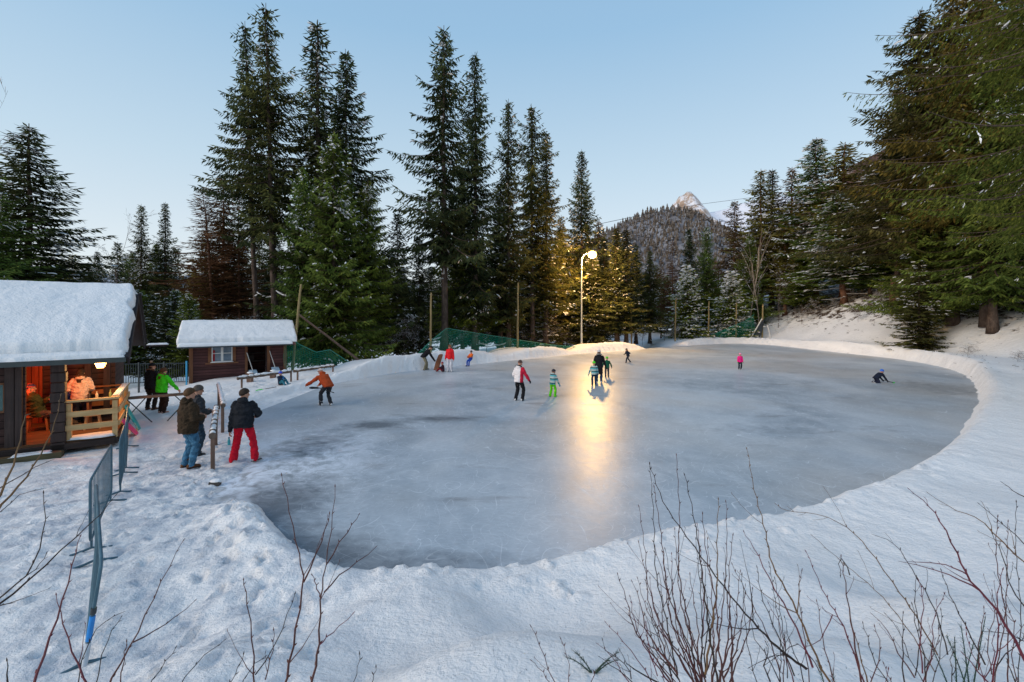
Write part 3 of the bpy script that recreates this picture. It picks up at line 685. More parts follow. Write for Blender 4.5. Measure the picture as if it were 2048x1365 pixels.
for px, py, lab in ((500, 760, 'squared wooden stump with snow cap left of the hut door'), (546, 756, 'squared wooden stump with snow cap right of the hut door')):
    d_ = 23.3 if px < 520 else 24.3; x, y = X(px, d_), d_; z = surf(x, y) - .05; zt = Z(py - 14, d_)
    st = thing('wooden_stump', lab, 'stump', (x, y, z)); hh = max(.35, zt - z)
    mb(lambda q: q.box((0, 0, hh / 2), (.26, .2, hh)), 'block', W_GREYV, st, smooth=False, bevel=.01)
    q = MB(); q.ell((0, 0, hh), (.15, .12, .06)); q.build('snow_cap', SNOWR, st)

# ------------------------------------------------------------------ log rails
def log_rail(nm, lab, a, b, zt, posts, grp, rad=.075, snowy=1.0, seed=1, postw=.10, upper=None):
    a = Vector(a); b = Vector(b); base = Vector((a.x, a.y, 0)); r_ = random.Random(seed)
    t_ = thing(nm, lab, 'railing', base, 0, grp)
    n = 24; d = (b - a); pts = [a + d * i / n + Vector((r_.uniform(-.008, .008), 0, r_.uniform(-.008, .008))) - base for i in range(n + 1)]
    q = MB(); q.tube(pts, [rad * r_.uniform(.92, 1.06) for _ in pts], 12); q.build('log', W_GREY, t_)
    side = Vector((-d.y, d.x, 0)).normalized(); dn = d.normalized()
    i = 0; L = d.length; s_ = 0.05
    while s_ < L - .1:          # broken patches of snow along the top of the log
        l_ = r_.uniform(.15, .9) * (1 if snowy > .8 else .35); e = min(L - .03, s_ + l_)
        secs = []
        for k in range(7):
            u = k / 6; c = a + dn * (s_ + (e - s_) * u) - base; w_ = rad * .85 * math.sin(math.pi * (u * .84 + .08)) ** .4; hh = (.03 + .05 * snowy) * math.sin(math.pi * (u * .84 + .08)) ** .5 * r_.uniform(.8, 1.2)
            secs.append((c + Vector((0, 0, rad * .80)), side * w_, Vector((0, 0, hh))))
        q = MB(); q.sect(secs, 10); q.build('snow_patch', SNOWR, t_); s_ = e + (r_.uniform(.01, .04) if snowy > .8 else r_.uniform(.05, .3))
    for u in posts:
        p = a + d * u; g = surf(p.x, p.y)
        mb(lambda q: q.box((p.x - base.x, p.y - base.y, (p.z - .03 + g - .1) / 2), (postw, postw, p.z - .03 - g + .1), (0, 0, math.atan2(d.y, d.x))), 'post', W_GREYV, t_, smooth=False, bevel=.008)
    return t_
a = Pd(425, 873, 10.3); b = Pd(433, 815, 13.3); c_ = Pd(437, 770, 17.4)
log_rail('log_railing', 'snow dusted log handrail running away beside the man in red trousers', a, b, 0, (.05, .78), 'log rails at the rink edge', .072, .5, 3, .085)
log_rail('log_railing', 'far snow dusted log handrail continuing the near one towards the hut', b + Vector((.1, .15, .02)), c_, 0, (.1, .93), 'log rails at the rink edge', .070, .6, 4, .085)
a = Pd(474, 758, 21.4); b = Pd(583, 743, 23.4)
log_rail('log_railing', 'snow topped log handrail above the child sitting in the snow', a, b, 0, (.08, .99), 'log rails at the rink edge', .07, 1, 5, .07)
a = Pd(588, 743, 23.5); b = Pd(668, 732, 26.6)
log_rail('log_railing', 'short snow topped log handrail behind the orange jacket skater', a, b, 0, (.08, .97), 'log rails at the rink edge', .07, 1, 6, .07)
a = Pd(254, 797, 14.7); b = Pd(372, 788, 15.7); mid = (a + b) / 2; d = b - a
tt = thing('plank_barrier', 'brown plank on folding trestle legs in front of the green jacket person', 'barrier', (a.x, a.y, 0))
mb(lambda q: q.beam(a - Vector((a.x, a.y, 0)), b - Vector((a.x, a.y, 0)), .32, .06), 'plank', W_GREY, tt, smooth=False, bevel=.01)
for u in (.14, .95):
    p = a + d * u - Vector((a.x, a.y, 0)); g = surf(p.x + a.x, p.y + a.y) - .03; e = d.normalized() * .38
    mb(lambda q: [q.beam(p - e + Vector((0, -.1, g - p.z)), p + e * .8 - Vector((0, .1, .03)), .03, .03), q.beam(p + e + Vector((0, .1, g - p.z)), p - e * .8 + Vector((0, .1, -.03)), .03, .03)], 'trestle_leg', STEELD, tt, smooth=False)
p = W(430, 972, 0); bk = MB(); bk.box((0, 0, .02), (.20, .12, .08), (0, 0, .1)); bk.ell((0, .03, .06), (.12, .09, .05), m=1); o_ = bk.build('wooden_block', [plain('wet_wood', (.045, .04, .035), .6), SNOWR], None, smooth=False); o_.location = (p.x, p.y, surf(p.x, p.y)); tag(o_, 'dark block end poking out of the snow at the foot of the near log rail', 'block')
p = W(458, 893, 0); bo = thing('drink_bottle', 'small teal drink bottle standing in snow beside the red trousers', 'bottle', (p.x, p.y, surf(p.x, p.y) - .01))
mb(lambda q: q.tube([(0, 0, 0), (0, 0, .13), (0, 0, .16), (0, 0, .19)], [.036, .038, .02, .018], 10), 'flask', plain('teal_plastic', (.03, .30, .36), .3), bo)
mb(lambda q: q.tube([(0, 0, .19), (0, 0, .225)], [.022, .018], 10), 'lid', plain('teal_dark', (.02, .12, .2), .4), bo)
p = W(884, 742, 0); bd = MB(); d_ = 29.5
bd.sect([((0, 0, 0), (.16, 0, 0), (0, .03, 0)), ((.12, .15, .5), (.17, 0, 0), (0, .03, 0)), ((.26, .3, .95), (.15, 0, 0), (0, .03, 0)), ((.28, .33, 1.0), (.09, 0, 0), (0, .03, 0))], 10)
o_ = bd.build('wooden_sled', wood('sled_wood', (.28, .11, .05), (.16, .06, .03), 2), None); x = X(872, d_); o_.location = (x, d_, surf(x, d_)); tag(o_, 'brown wooden board standing on edge beside the child in the dark red hat', 'sled')

# ------------------------------------------------------------------ crowd barriers
BPAINT = plain('barrier_paint', (.055, .12, .16), .45, .35, .5, .3, 5)
def barrier(lab, A, B, zA, zB, tape=False, lean=(0, 0), nb=15, mat=BPAINT, grp='metal crowd barriers along the path'):
    A = Vector(A); B = Vector(B); base = Vector((A.x, A.y, zA)); L = (B - A).length
    t_ = thing('crowd_barrier', lab, 'barrier', base, math.atan2(B.y - A.y, B.x - A.x), grp)
    sl = (zB - zA) / L
    def p(x, z): return Vector((x, lean[0] * z + (lean[1] - lean[0]) * z * x / L, z + sl * x))
    H_ = 1.10; r = .10
    loop = [p(r, .18), p(L - r, .18), p(L - .03, .21), p(L, .18 + r), p(L, H_ - r), p(L - .03, H_ - .03), p(L - r, H_), p(r, H_), p(.03, H_ - .03), p(0, H_ - r), p(0, .18 + r), p(.03, .21), p(r, .18)]
    q = MB(); q.tube(loop, .017, 8); q.build('frame', mat, t_)
    q = MB()
    for k in range(1, nb + 1):
        x = L * k / (nb + 1); q.tube([p(x, .18), p(x, H_)], .006, 6)
    q.build('bars', mat, t_)
    for x in (.14, L - .14):
        q = MB(); q.tube([p(x, .18), p(x, .05), p(x, .02) + Vector((0, -.12, 0)), p(x, .0) + Vector((0, -.24, 0))], .018, 8); q.tube([p(x, .05), p(x, .02) + Vector((0, .12, 0)), p(x, .0) + Vector((0, .24, 0))], .018, 8)
        q.build('foot', mat, t_)
    if tape:
        q = MB(); q.tube([p(0, .58), p(0, .34)], .0255, 10); q.build('blue_tape', plain('blue_tape', (.02, .22, .60), .45), t_)
        q = MB(); q.tube([p(0, .32), p(0, .10)], .0250, 10); q.build('white_label', plain('white_tape', (.5, .55, .6), .5), t_)
        q = MB(); q.tube([p(0, .66), p(0, .60)], .0255, 10); q.build('clamp', STEELD, t_)
g = lambda v: surf(v[0], v[1])
nB = (-4.36, 4.62); fB = (-6.05, 6.62)
barrier('nearest grey barrier seen end on with blue tape on its post', nB, fB, g(nB) - .03, g(fB), True, (-.13, 0))
nA = (X(180, 6.78), 6.78); fA = (X(223, 8.9), 8.9)
barrier('grey barrier in front of the cabin, beyond the blue taped one', nA, fA, g(nA), g(fA), nb=17)
nC = (-7.86, 9.12); fC = (-8.90, 10.45)
barrier('short grey barrier seen edge on between the porch and the log rail', nC, fC, g(nC), g(fC), nb=8)
nD = (-8.95, 10.55); fD = (-10.6, 12.55)
barrier('grey barrier standing against the corner of the porch railing', nD, fD, g(nD), g(fD), nb=15)
# dark railing behind, left of the hut
a0 = Vector((X(222, 22.5), 22.5, 0)); b0 = Vector((X(376, 23.6), 23.6, 0)); d = b0 - a0; zt = Z(729, 22.5); zt2 = Z(727, 23.6)
fe_ = thing('metal_fence', 'dark metal railing between the cabin and the small hut', 'fence', a0)
q = MB(); q.tube([(0, 0, zt), (d.x, d.y, zt2)], .022, 6); q.tube([(0, 0, zt - .95), (d.x, d.y, zt2 - .95)], .022, 6); q.build('rail', STEELD, fe_)
q = MB()
for k in range(33): u = k / 32; q.tube([(d.x * u, d.y * u, zt - .97), (d.x * u, d.y * u, zt)], .014, 5)
q.build('bars', STEELD, fe_)
for u in (.02, .35, .68, .98):
    mb(lambda q: q.box((d.x * u, d.y * u, zt / 2 - .15), (.06, .06, zt + .4)), 'post', STEELD if u < .9 else plain('blue_post', (.03, .28, .5), .5), fe_, smooth=False)

# ------------------------------------------------------------------ poles, lamp, nets, goal
W_POLE = wood('yellowish_pole', (.34, .27, .13), (.19, .14, .07), 2, scale=.6)
def pole(nm, lab, top, dtop, bot, dbot, r=.07, grp='slim wooden net poles behind the rink', mat=None, cat='pole'):
    a = Pd(top[0], top[1], dtop); x, y = X(bot[0], dbot), dbot; b = Vector((x, y, surf(x, y) - .15)); n = 8
    q = MB(); q.tube([(a - b) * (k / n) + Vector((.012 * math.sin(k * 1.7), 0, 0)) for k in range(n + 1)], [r * (1 - .3 * k / n) for k in range(n + 1)], 9)
    o = q.build(nm, mat or W_POLE, None); o.location = b; return tag(o, lab, cat, grp)
pole('net_pole', 'leaning yellowish pole beside the right end of the hut', (602, 569), 27.2, (584, 700), 27.6, .085)
pole('fallen_pole', 'snow dusted log leaning diagonally across the green net by the hut', (596, 628), 28.4, (722, 738), 30.5, .085, None, W_GREYV, 'pole')
pole('net_pole', 'grey pole standing at the peak of the big green net', (862, 586), 34, (861, 705), 34, .09)
pole('net_pole', 'yellowish pole rising from the middle of the big green net', (1036, 566), 41, (1035, 704), 41, .10)
pole('net_pole', 'thin pole right of the street lamp', (1262, 600), 51, (1263, 684), 51, .09)
pole('net_pole', 'pale pole before the snowy fir, left of the far net', (1352, 597), 55, (1350, 677), 55, .09)
pole('net_pole', 'thin pole between the two snowy firs', (1418, 603), 57, (1417, 676), 57, .10)
pole('net_pole', 'thin pole in front of the right snowy fir', (1473, 606), 57, (1472, 675), 57, .08)
pole('net_pole', 'pole beside the white goal frame at the far end', (1526, 609), 57.5, (1524, 676), 57.5, .12)
LD = 47.5; lb = Vector((X(1163, LD), LD, 0)); lb.z = surf(lb.x, lb.y) - .1; lt = Z(508, LD)
la = thing('street_lamp', 'tall metal street lamp glowing yellow behind the rink', 'street lamp', lb)
hh = lt - lb.z
mb(lambda q: q.tube([(0, 0, 0), (0, 0, 1.2), (0, 0, 1.25), (0, 0, hh - .9), (.06, 0, hh - .45), (.25, -.02, hh - .12), (.55, -.05, hh + .02)], [.11, .11, .085, .06, .055, .05, .045], 12), 'pole', plain('lamp_post_paint', (.40, .44, .46), .45, .3), la)
q = MB(); hx_ = X(1186, LD) - lb.x
q.sect([((.45, -.04, hh + .02), (0, .08, 0), (0, 0, .04)), ((.75, -.07, hh + .08), (0, .18, 0), (0, 0, .07)), ((1.3, -.13, hh + .08), (0, .19, 0), (0, 0, .07)), ((1.5, -.15, hh + .05), (0, .08, 0), (0, 0, .04))], 14); q.build('housing', plain('lamp_housing', (.3, .3, .28), .5), la)
tl = NT('lamp_glow'); tl.pbr((1, .8, .5), .4, None, .3, 0, (1, .52, .10), 11)
q = MB(); q.ell((1.08, -.20, hh - .10), (.46, .44, .38), None, 18, 12); q.build('glowing_bowl', tl.m, la)
pl = bpy.data.lights.new('lamp_bulb', 'POINT'); pl.energy = 7200; pl.color = (1, .57, .18); pl.shadow_soft_size = .5
po = bpy.data.objects.new('lamp_bulb', pl); COL.objects.link(po); po.location = lb + Vector((1.1, -.45, hh - .62))
def netmat():
    t = NT('green_net'); uv = t.n('ShaderNodeUVMap').outputs[0]; s_ = t.n('ShaderNodeSeparateXYZ'); t.l(uv, s_.inputs[0])
    def ln_(o): return t.math('LESS_THAN', t.math('FRACT', o), .12)
    f = t.math('MAXIMUM', ln_(s_.outputs[0]), ln_(s_.outputs[1]))
    b = t.n('ShaderNodeBsdfDiffuse'); b.inputs[0].default_value = (.012, .26, .17, 1); tr = t.n('ShaderNodeBsdfTransparent'); mx = t.n('ShaderNodeMixShader')
    t.l(f, mx.inputs[0]); t.l(tr.outputs[0], mx.inputs[1]); t.l(b.outputs[0], mx.inputs[2]); t.l(mx.outputs[0], t.out.inputs[0]); return t.m
NETM = netmat()
def net(lab, tops, bots, cell=.13, seed=0):
    """hanging net between two 3D polylines of equal length"""
    n = 60; m = 22; T = np.array([tuple(p) for p in tops]); B = np.array([tuple(p) for p in bots])
    u = np.linspace(0, len(T) - 1, n); k = np.minimum(u.astype(int), len(T) - 2); f = (u - k)[:, None]
    TT = T[k] * (1 - f) + T[k + 1] * f; BB = B[k] * (1 - f) + B[k + 1] * f
    base = Vector(BB[0]); V = []; UV = []
    run = np.concatenate([[0], np.cumsum(np.linalg.norm(np.diff(TT, axis=0), axis=1))])
    for j in range(m):
        s_ = j / (m - 1); row = TT * (1 - s_) + BB * s_; row[:, 1] += -.25 * math.sin(math.pi * s_) + .12 * fbm(run * .8 + seed, np.full(n, s_ * 2.0), 1, 3)
        row[:, 0] += .1 * fbm(run * .9 + seed + 9, np.full(n, s_ * 2.0), 1, 3); V.append(row)
        hgt = np.linalg.norm(TT - BB, axis=1); UV.append(np.stack([run / cell, s_ * hgt / cell], 1))
    V = np.concatenate(V) - np.array(base); UV = np.concatenate(UV); I = np.arange(n * m).reshape(m, n)
    q = np.stack([I[:-1, :-1], I[:-1, 1:], I[1:, 1:], I[1:, :-1]], -1).reshape(-1, 4)
    me = fastmesh('net', V, q); ul = me.uv_layers.new(name='UVMap'); ul.data.foreach_set('uv', UV[q.ravel()].astype(np.float32).ravel())
    t_ = thing('ball_net', lab, 'net', base); link('mesh', me, NETM, t_)
    q2 = MB(); q2.tube([Vector(r) - base for r in TT], .028, 5); q2.build('top_rope', plain('green_rope', (.03, .22, .16), .7), t_)
def NP(lst): return [Pd(*v) for v in lst]
def NB(lst): return [Vector((X(a, c), c, surf(X(a, c), c) - .05)) for a, _, c in lst]
tp = [(822, 722, 32.0), (862, 682, 34), (893, 657, 36), (960, 668, 38.5), (1035, 680, 41), (1100, 690, 43), (1160, 695, 46)]
net('large green ball net peaking left and sagging towards the street lamp', NP(tp), NB([(826, 0, 32), (850, 0, 33), (893, 0, 36), (960, 0, 38.5), (1035, 0, 41), (1100, 0, 43), (1160, 0, 46)]))
tp = [(571, 672, 26.3), (600, 690, 27), (632, 705, 27.8), (660, 700, 28.6), (690, 720, 29.4), (722, 736, 30.2)]
net('collapsed green net hanging between the hut and the fallen pole', NP(tp), NB([(572, 0, 26.4), (600, 0, 27), (632, 0, 27.8), (660, 0, 28.6), (690, 0, 29.4), (724, 0, 30.2)]), .11, 4)
tp = [(1420, 672, 56), (1460, 655, 56.5), (1490, 643, 57), (1508, 630, 57.4)]
net('far green net rising to the right beside the goal frame', NP(tp), NB([(1420, 0, 56), (1460, 0, 56.5), (1490, 0, 57), (1508, 0, 57.4)]), .14, 7)
gp = Vector((X(1545, 57), 57, 0)); gp.z = surf(gp.x, gp.y)
go = thing('goal_frame', 'bent white pipe goal frame at the far end of the rink', 'goal', gp)
def gq(px, py, d): return Pd(px, py, d) - gp
mb(lambda q: q.tube([gq(1541, 676, 57), gq(1535, 651, 57), gq(1540, 650, 57.2), gq(1583, 638, 60), gq(1604, 637, 61)], .07, 8), 'pipe', WHT, go)
mb(lambda q: q.tube([gq(1560, 674, 58), gq(1547, 651, 57.3)], .06, 8), 'pipe', WHT, go)
mb(lambda q: q.tube([gq(1583, 638, 60), gq(1590, 655, 60), gq(1584, 668, 59.5)], .05, 8), 'pipe', WHT, go)
lp_ = thing('leaning_board', 'white pole leaning with a dark tarpaulin at the end of the far net', 'board', Vector((X(1503, 57), 57, surf(X(1503, 57), 57))))
p0 = Vector(lp_.location)
mb(lambda q: q.tube([Pd(1502, 676, 57) - p0, Pd(1524, 638, 57) - p0], .07, 8), 'pole', WHT, lp_)
q = MB(); q.sect([(Pd(a, b, 57.3) - p0, (w_, 0, 0), (0, .05, 0)) for a, b, w_ in ((1512, 675, .55), (1518, 660, .45), (1525, 645, .15), (1526, 640, .05))], 8); q.build('tarpaulin', plain('dark_tarp', (.04, .05, .06), .6), lp_)
# overhead cable crossing the sky
q = MB(); cpts = [(1060, 492, 60), (1140, 468, 70), (1205, 447, 82), (1280, 431, 95), (1400, 409, 120), (1500, 396, 140), (1640, 378, 170)]
bp = Pd(*cpts[0]); q.tube([Pd(*c) - bp for c in cpts], .045, 5); o_ = q.build('power_cable', DARK, None); o_.location = bp; tag(o_, 'thin power cable crossing the sky in front of the mountain', 'cable')

# ------------------------------------------------------------------ people
def ik(a, b, l1, l2, pole):
    d = b - a; L = d.length; mx = (l1 + l2) * .998
    if L > mx: k = L / mx; l1 *= k; l2 *= k
    L = max(L, abs(l1 - l2) + 1e-3); dn = d.normalized()
    x = (l1 * l1 - l2 * l2 + L * L) / (2 * L); h = math.sqrt(max(0, l1 * l1 - x * x))
    p = pole - dn * pole.dot(dn)
    if p.length < 1e-5: p = Vector((0, 1, 0)) - dn * dn.y
    return a + dn * x + p.normalized() * h
def V(*a): return Vector(a)
def folds(o, amp, fr):      # creases and sagging of cloth, pushed along the normals
    me = o.data; n = len(me.vertices); c = np.empty(n * 3, np.float32); me.vertices.foreach_get('co', c); c = c.reshape(-1, 3)
    nm = np.empty(n * 3, np.float32); me.vertices.foreach_get('normal', nm); nm = nm.reshape(-1, 3)
    h = fbm(c[:, 0] * .7 + c[:, 1] * .5 + c[:, 2] * .3, c[:, 2] * 1.3 - c[:, 1] * .6 + o.parent.location.x * 3, fr, 3, .55); h = (.5 - np.abs(h) * 2.4)
    c = c + nm * (h * amp)[:, None]; me.vertices.foreach_set('co', np.ascontiguousarray(c, dtype=np.float32).ravel()); me.update()
    return o
C_ = dict(black=(.012, .012, .015), navy=(.012, .016, .032), dgrey=(.03, .033, .04))
def person(px, d, H, yaw, label, jacket, trousers, pose={}, head={}, boots=None, gloves=None, skate=False, z=None, grp=None, bulk=1.0, coat=0, kid=False, hood=None, quilt=0, fine=False, xy=None, flare=0):
    if xy is None: x, y = X(px, d), d
    else: x, y = xy
    z = surf(x, y) if z is None else z
    T = thing('person', label, 'person', (x, y, z), R(yaw), grp)
    k = H / 1.75; hs = head.get('s', 1.28 if kid else 1.06); vox = .009 if fine else .016
    lean = R(pose.get('lean', 3)); sid = R(pose.get('side', 0)); tw = R(pose.get('twist', 0))
    pel = V(*pose.get('pel', (0, 0, .94)))
    U = V(math.sin(sid), math.sin(lean), math.cos(lean)).normalized()
    Rt = V(math.cos(tw), math.sin(tw), 0); Rt = (Rt - U * Rt.dot(U)).normalized(); Fw = U.cross(Rt)
    RtH = V(1, 0, 0); FwH = V(0, math.cos(lean * .5), -math.sin(lean * .5))
    chest = pel + U * .34; neck = pel + U * .525; shR = neck - U * .07 + Rt * .175; shL = neck - U * .07 - Rt * .175
    hp_ = R(head.get('pitch', 8)); hy = R(head.get('yaw', 0)) + tw
    hf = V(-math.sin(hy) * math.cos(hp_), math.cos(hy) * math.cos(hp_), -math.sin(hp_)); hr = V(math.cos(hy), math.sin(hy), 0); hu = hr.cross(hf).normalized()
    HC = neck + (U * .5 + hu * .5) * .17 * (1 + .35 * (hs - 1)); HM = Matrix((hr, hf, hu)).transposed()
    def hd(a, b, c): return HC + HM @ V(a * hs, b * hs, c * hs)
    fR = V(*pose.get('fR', (.12, 0, .09))); fL = V(*pose.get('fL', (-.12, 0, .09)))
    hR = V(*pose.get('hR', (.26, .06, .80))); hL = V(*pose.get('hL', (-.26, .06, .80)))
    hipR = pel + V(.09, 0, -.03); hipL = pel + V(-.09, 0, -.03)
    kp = V(*pose.get('kpole', (0, 1, .1))); knR = ik(hipR, fR, .43, .42, kp + V(.15, 0, 0)); knL = ik(hipL, fL, .43, .42, kp - V(.15, 0, 0))
    ep = V(*pose.get('epole', (0, -1, -.2))); elR = ik(shR, hR, .29, .26, ep + V(.6, 0, 0)); elL = ik(shL, hL, .29, .26, ep - V(.6, 0, 0))
    toe = [R(a) for a in pose.get('toes', (12, -12))]; tp = R(pose.get('tpitch', 0))
    # body
    q = MB()
    q.ell(hd(0, -.008, .035), (.077 * hs, .098 * hs, .088 * hs), HM, 20, 14); q.ell(hd(0, .022, -.045), (.058 * hs, .068 * hs, .075 * hs), HM, 16, 10)
    q.ell(hd(0, .083, -.088), (.024 * hs, .018 * hs, .018 * hs), HM, 10, 6)                       # chin
    q.cap([hd(0, .090, .028), hd(0, .112, -.022)], (.010 * hs, .017 * hs), 8)                      # nose
    for s_ in (-1, 1): q.ell(hd(s_ * .078, .0, -.005), (.012 * hs, .022 * hs, .034 * hs), HM, 8, 6)   # ears
    for s_ in (-1, 1): q.ell(hd(s_ * .036, .078, -.028), (.026 * hs, .02 * hs, .022 * hs), HM, 8, 6)  # cheeks
    q.ell(hd(0, .090, -.058), (.028 * hs, .012 * hs, .010 * hs), HM, 8, 6)                            # lips
    q.cap([hd(0, -.02, -.06), neck - U * .05], (.055, .062), 12)
    q.sect([(pel - U * .10, RtH * .13, FwH * .09), (pel, RtH * .155, FwH * .105), (pel + U * .16, Rt * .13, Fw * .09), (chest, Rt * .15, Fw * .10), (neck - U * .09, Rt * .15, Fw * .085), (neck, Rt * .06, Fw * .055)])
    for a, b, c in ((shR, elR, hR), (shL, elL, hL)): q.cap([a, (a + b) / 2, b, (b + c) / 2, c], (.05, .046, .038, .036, .026), 10)
    for a, b, c in ((hipR, knR, fR), (hipL, knL, fL)): q.cap([a, (a + b) / 2, b, (b + c * 2) / 3, c], (.085, .072, .052, .05, .036), 10)
    def handm(q, h, el, s_, gl=0, curl=1.0):
        f = (h - el).normalized(); pn = V(-s_, 0, 0); pn = pn - f * pn.dot(f)
        if pn.length < .2: pn = V(0, 0, -1) - f * f.z * -1
        pn.normalize(); sd_ = f.cross(pn)
        if sd_.y < 0: sd_ = -sd_
        M = Matrix((sd_, pn, f)).transposed(); c = h + f * .045
        q.ell(c, (.040 + gl, .019 + gl, .052 + gl), M, 12, 8)
        for i, (o_, l_) in enumerate(((.029, .068), (.010, .078), (-.010, .072), (-.029, .056))):
            b0 = h + f * .085 + sd_ * o_; b1 = b0 + f * l_ * .5 + pn * l_ * .25 * curl; b2 = b1 + f * l_ * .2 + pn * l_ * .5 * curl
            q.cap([b0 - f * .02, b0, b1, b2], (.0095 + gl, .0095 + gl, .0088 + gl, .0075 + gl), 7)
        b0 = h + f * .03 + sd_ * .036; q.cap([b0 - sd_ * .015, b0, b0 + f * .03 + sd_ * .022 + pn * .012, b0 + f * .055 + sd_ * .018 + pn * .028], (.012 + gl, .012 + gl, .0105 + gl, .008 + gl), 7)
    handm(q, hR, elR, 1); handm(q, hL, elL, -1)
    sc = lambda mb_: setattr(mb_, 'v', [tuple(c * k for c in v) for v in mb_.v])
    sc(q); soft(q, 'body', SKIN, T, .0075 * k if fine else .012 * k, 2, .4)
    for s_ in (-1, 1):
        q = MB(); q.ell(hd(s_ * .030, .086, .012), (.011 * hs, .008 * hs, .007 * hs), HM, 8, 6); sc(q); q.build('eye', EYEM, T)
    q = MB(); q.ell(hd(0, .1015, -.0585), (.022 * hs, .004, .0045 * hs), HM, 8, 6); sc(q); q.build('mouth', plain('lip', (.35, .10, .09), .5), T)
    # jacket
    bl = bulk; q = MB(); hem = pose.get('hem', .12) + coat
    secs = []
    if coat: secs.append((pel - V(0, 0, hem), RtH * .20 * bl, V(0, 1, 0) * .17 * bl)); secs.append((pel - V(0, 0, hem * .5), RtH * .20 * bl, V(0, 1, 0) * .16 * bl))
    else: secs.append((pel - U * hem, RtH * .185 * bl, FwH * .142 * bl))
    secs += [(pel - U * .04, RtH * .198 * bl, FwH * .155 * bl), (pel + U * .14, Rt * .188 * bl, Fw * .15 * bl), (chest, Rt * .20 * bl, Fw * .155 * bl), (neck - U * .12, Rt * .205 * bl, Fw * .14 * bl), (neck - U * .045, Rt * .16 * bl, Fw * .115 * bl), (neck + U * .01, Rt * .085, Fw * .085)]
    q.sect(secs, 20)
    for a, b, c in ((shR, elR, hR), (shL, elL, hL)):
        e_ = c - (c - b).normalized() * .02
        q.cap([a - U * .0, (a + b) / 2, b, (b + e_) / 2, e_], [r_ * bl for r_ in (.082, .074, .066, .062, .050)], 12)
    if hood != 'none' and hood is not None: pass
    if hood: q.ell(neck + U * .03 - Fw * .095, (.125, .075, .085), Matrix((Rt, Fw, U)).transposed(), 14, 8)
    q.cap([neck - U * .02 - Rt * .03, neck + U * .045], (.085, .075), 12)
    sc(q); J = soft(q, 'jacket', jacket, T, vox * k, 3, .5); folds(J, .020 * k, 7 / k)
    if hood and hood not in (True,):
        q = MB(); pts = [neck + U * (.05 + .03 * math.cos(a)) - Fw * (.07 + .07 * math.cos(a)) + Rt * .13 * math.sin(a) for a in np.linspace(-2.3, 2.3, 14)]; q.tube(pts, .03, 8); sc(q)
        q.build('fur_trim', hood, T)
    # trousers
    q = MB(); q.sect([(pel + U * .06, RtH * .155, FwH * .12), (pel - V(0, 0, .05), RtH * .17, FwH * .13), (pel - V(0, 0, .12), RtH * .15, FwH * .12)], 18)
    an = []
    for a, b, c in ((hipR, knR, fR), (hipL, knL, fL)):
        e_ = c + (c - b).normalized() * .02
        q.cap([a, (a + b) / 2, b, (b + e_) / 2, e_], [.108, .096, .080, .078 + flare * .4, .070 + flare], 14)
    sc(q); folds(soft(q, 'trousers', trousers, T, vox * k, 3, .5), .018 * k, 8 / k)
    # boots / skates
    bm_ = boots or plain('black_boot', (.015, .014, .014), .5)
    for c, b, ty in ((fR, knR, toe[0]), (fL, knL, toe[1])):
        f = V(math.sin(ty) * math.cos(tp), math.cos(ty) * math.cos(tp), math.sin(tp)); r_ = V(math.cos(ty), -math.sin(ty), 0); u = r_.cross(f); lift = .035 if skate else 0
        bz = -.085 + lift
        q = MB(); q.sect([(c + u * (.0 + bz * .6) - f * .085, r_ * .022, u * .03), (c + u * bz * .55 - f * .065, r_ * .040, u * .05), (c + u * bz * .5 + f * .03, r_ * .046, u * .052), (c + u * (bz + .035) + f * .11, r_ * .050, u * .033), (c + u * (bz + .027) + f * .165, r_ * .040, u * .024), (c + u * (bz + .024) + f * .185, r_ * .018, u * .012)], 12)
        q.cap([c - u * .03, c + (b - c).normalized() * .10], (.050, .058), 12); sc(q)
        B = soft(q, 'skate' if skate else 'boot', bm_, T, .012 * k, 2, .4)
        q = MB()
        if skate:
            q.box(c + u * (-.080) + f * .04, (.008, .27, .022), Matrix((r_, f, u)).transposed()); q.box(c + u * (-.062) + f * .11, (.018, .05, .03), Matrix((r_, f, u)).transposed()); q.box(c + u * (-.062) - f * .04, (.018, .05, .03), Matrix((r_, f, u)).transposed())
            sc(q); q.build('blade', BLADE, B, smooth=False)
        else:
            q.box(c + u * (-.087) + f * .05, (.085, .26, .014), Matrix((r_, f, u)).transposed()); sc(q); q.build('sole', DARK, B, smooth=False)
    if gloves:
        for h, e, s_ in ((hR, elR, 1), (hL, elL, -1)):
            q = MB(); handm(q, h, e, s_, .006 if not kid else .012); q.cap([h - (h - e).normalized() * .05, h + (h - e).normalized() * .02], (.046, .040), 10); sc(q); soft(q, 'glove', gloves, T, .009 * k if fine else .012 * k, 2, .4)
    # head wear
    def capm(name, m, r, th0, tilt, z0=.03, pom=None, th=.0, back=0, parent=T):
        q = MB(); n = 18; rings = 8; rows = []
        Mx = HM @ Matrix.Rotation(tilt, 3, 'X')
        for sgn, sh in ((1, 0), (-1, -.012)):
            rs_ = range(rings + 1) if sgn > 0 else range(rings, -1, -1)
            for i in rs_:
                a = th0 * i / rings
                rows.append([HC + HM @ V(0, back * hs, z0 * hs) + Mx @ V((r[0] + sh) * hs * math.sin(a) * math.cos(b), (r[1] + sh) * hs * math.sin(a) * math.sin(b), (r[2] + sh) * hs * math.cos(a)) for b in [2 * math.pi * j / n for j in range(n)]])
        o = len(q.v)
        for rw in rows: q.v.extend([tuple(v) for v in rw])
        for i in range(len(rows) - 1):
            for j in range(n):
                j2 = (j + 1) % n; q.f.append((o + i * n + j, o + i * n + j2, o + (i + 1) * n + j2, o + (i + 1) * n + j)); q.m.append(0)
        if th:
            e = rows[rings]; q.tube([Vector(v) for v in e] + [Vector(e[0])], th * hs, 8)
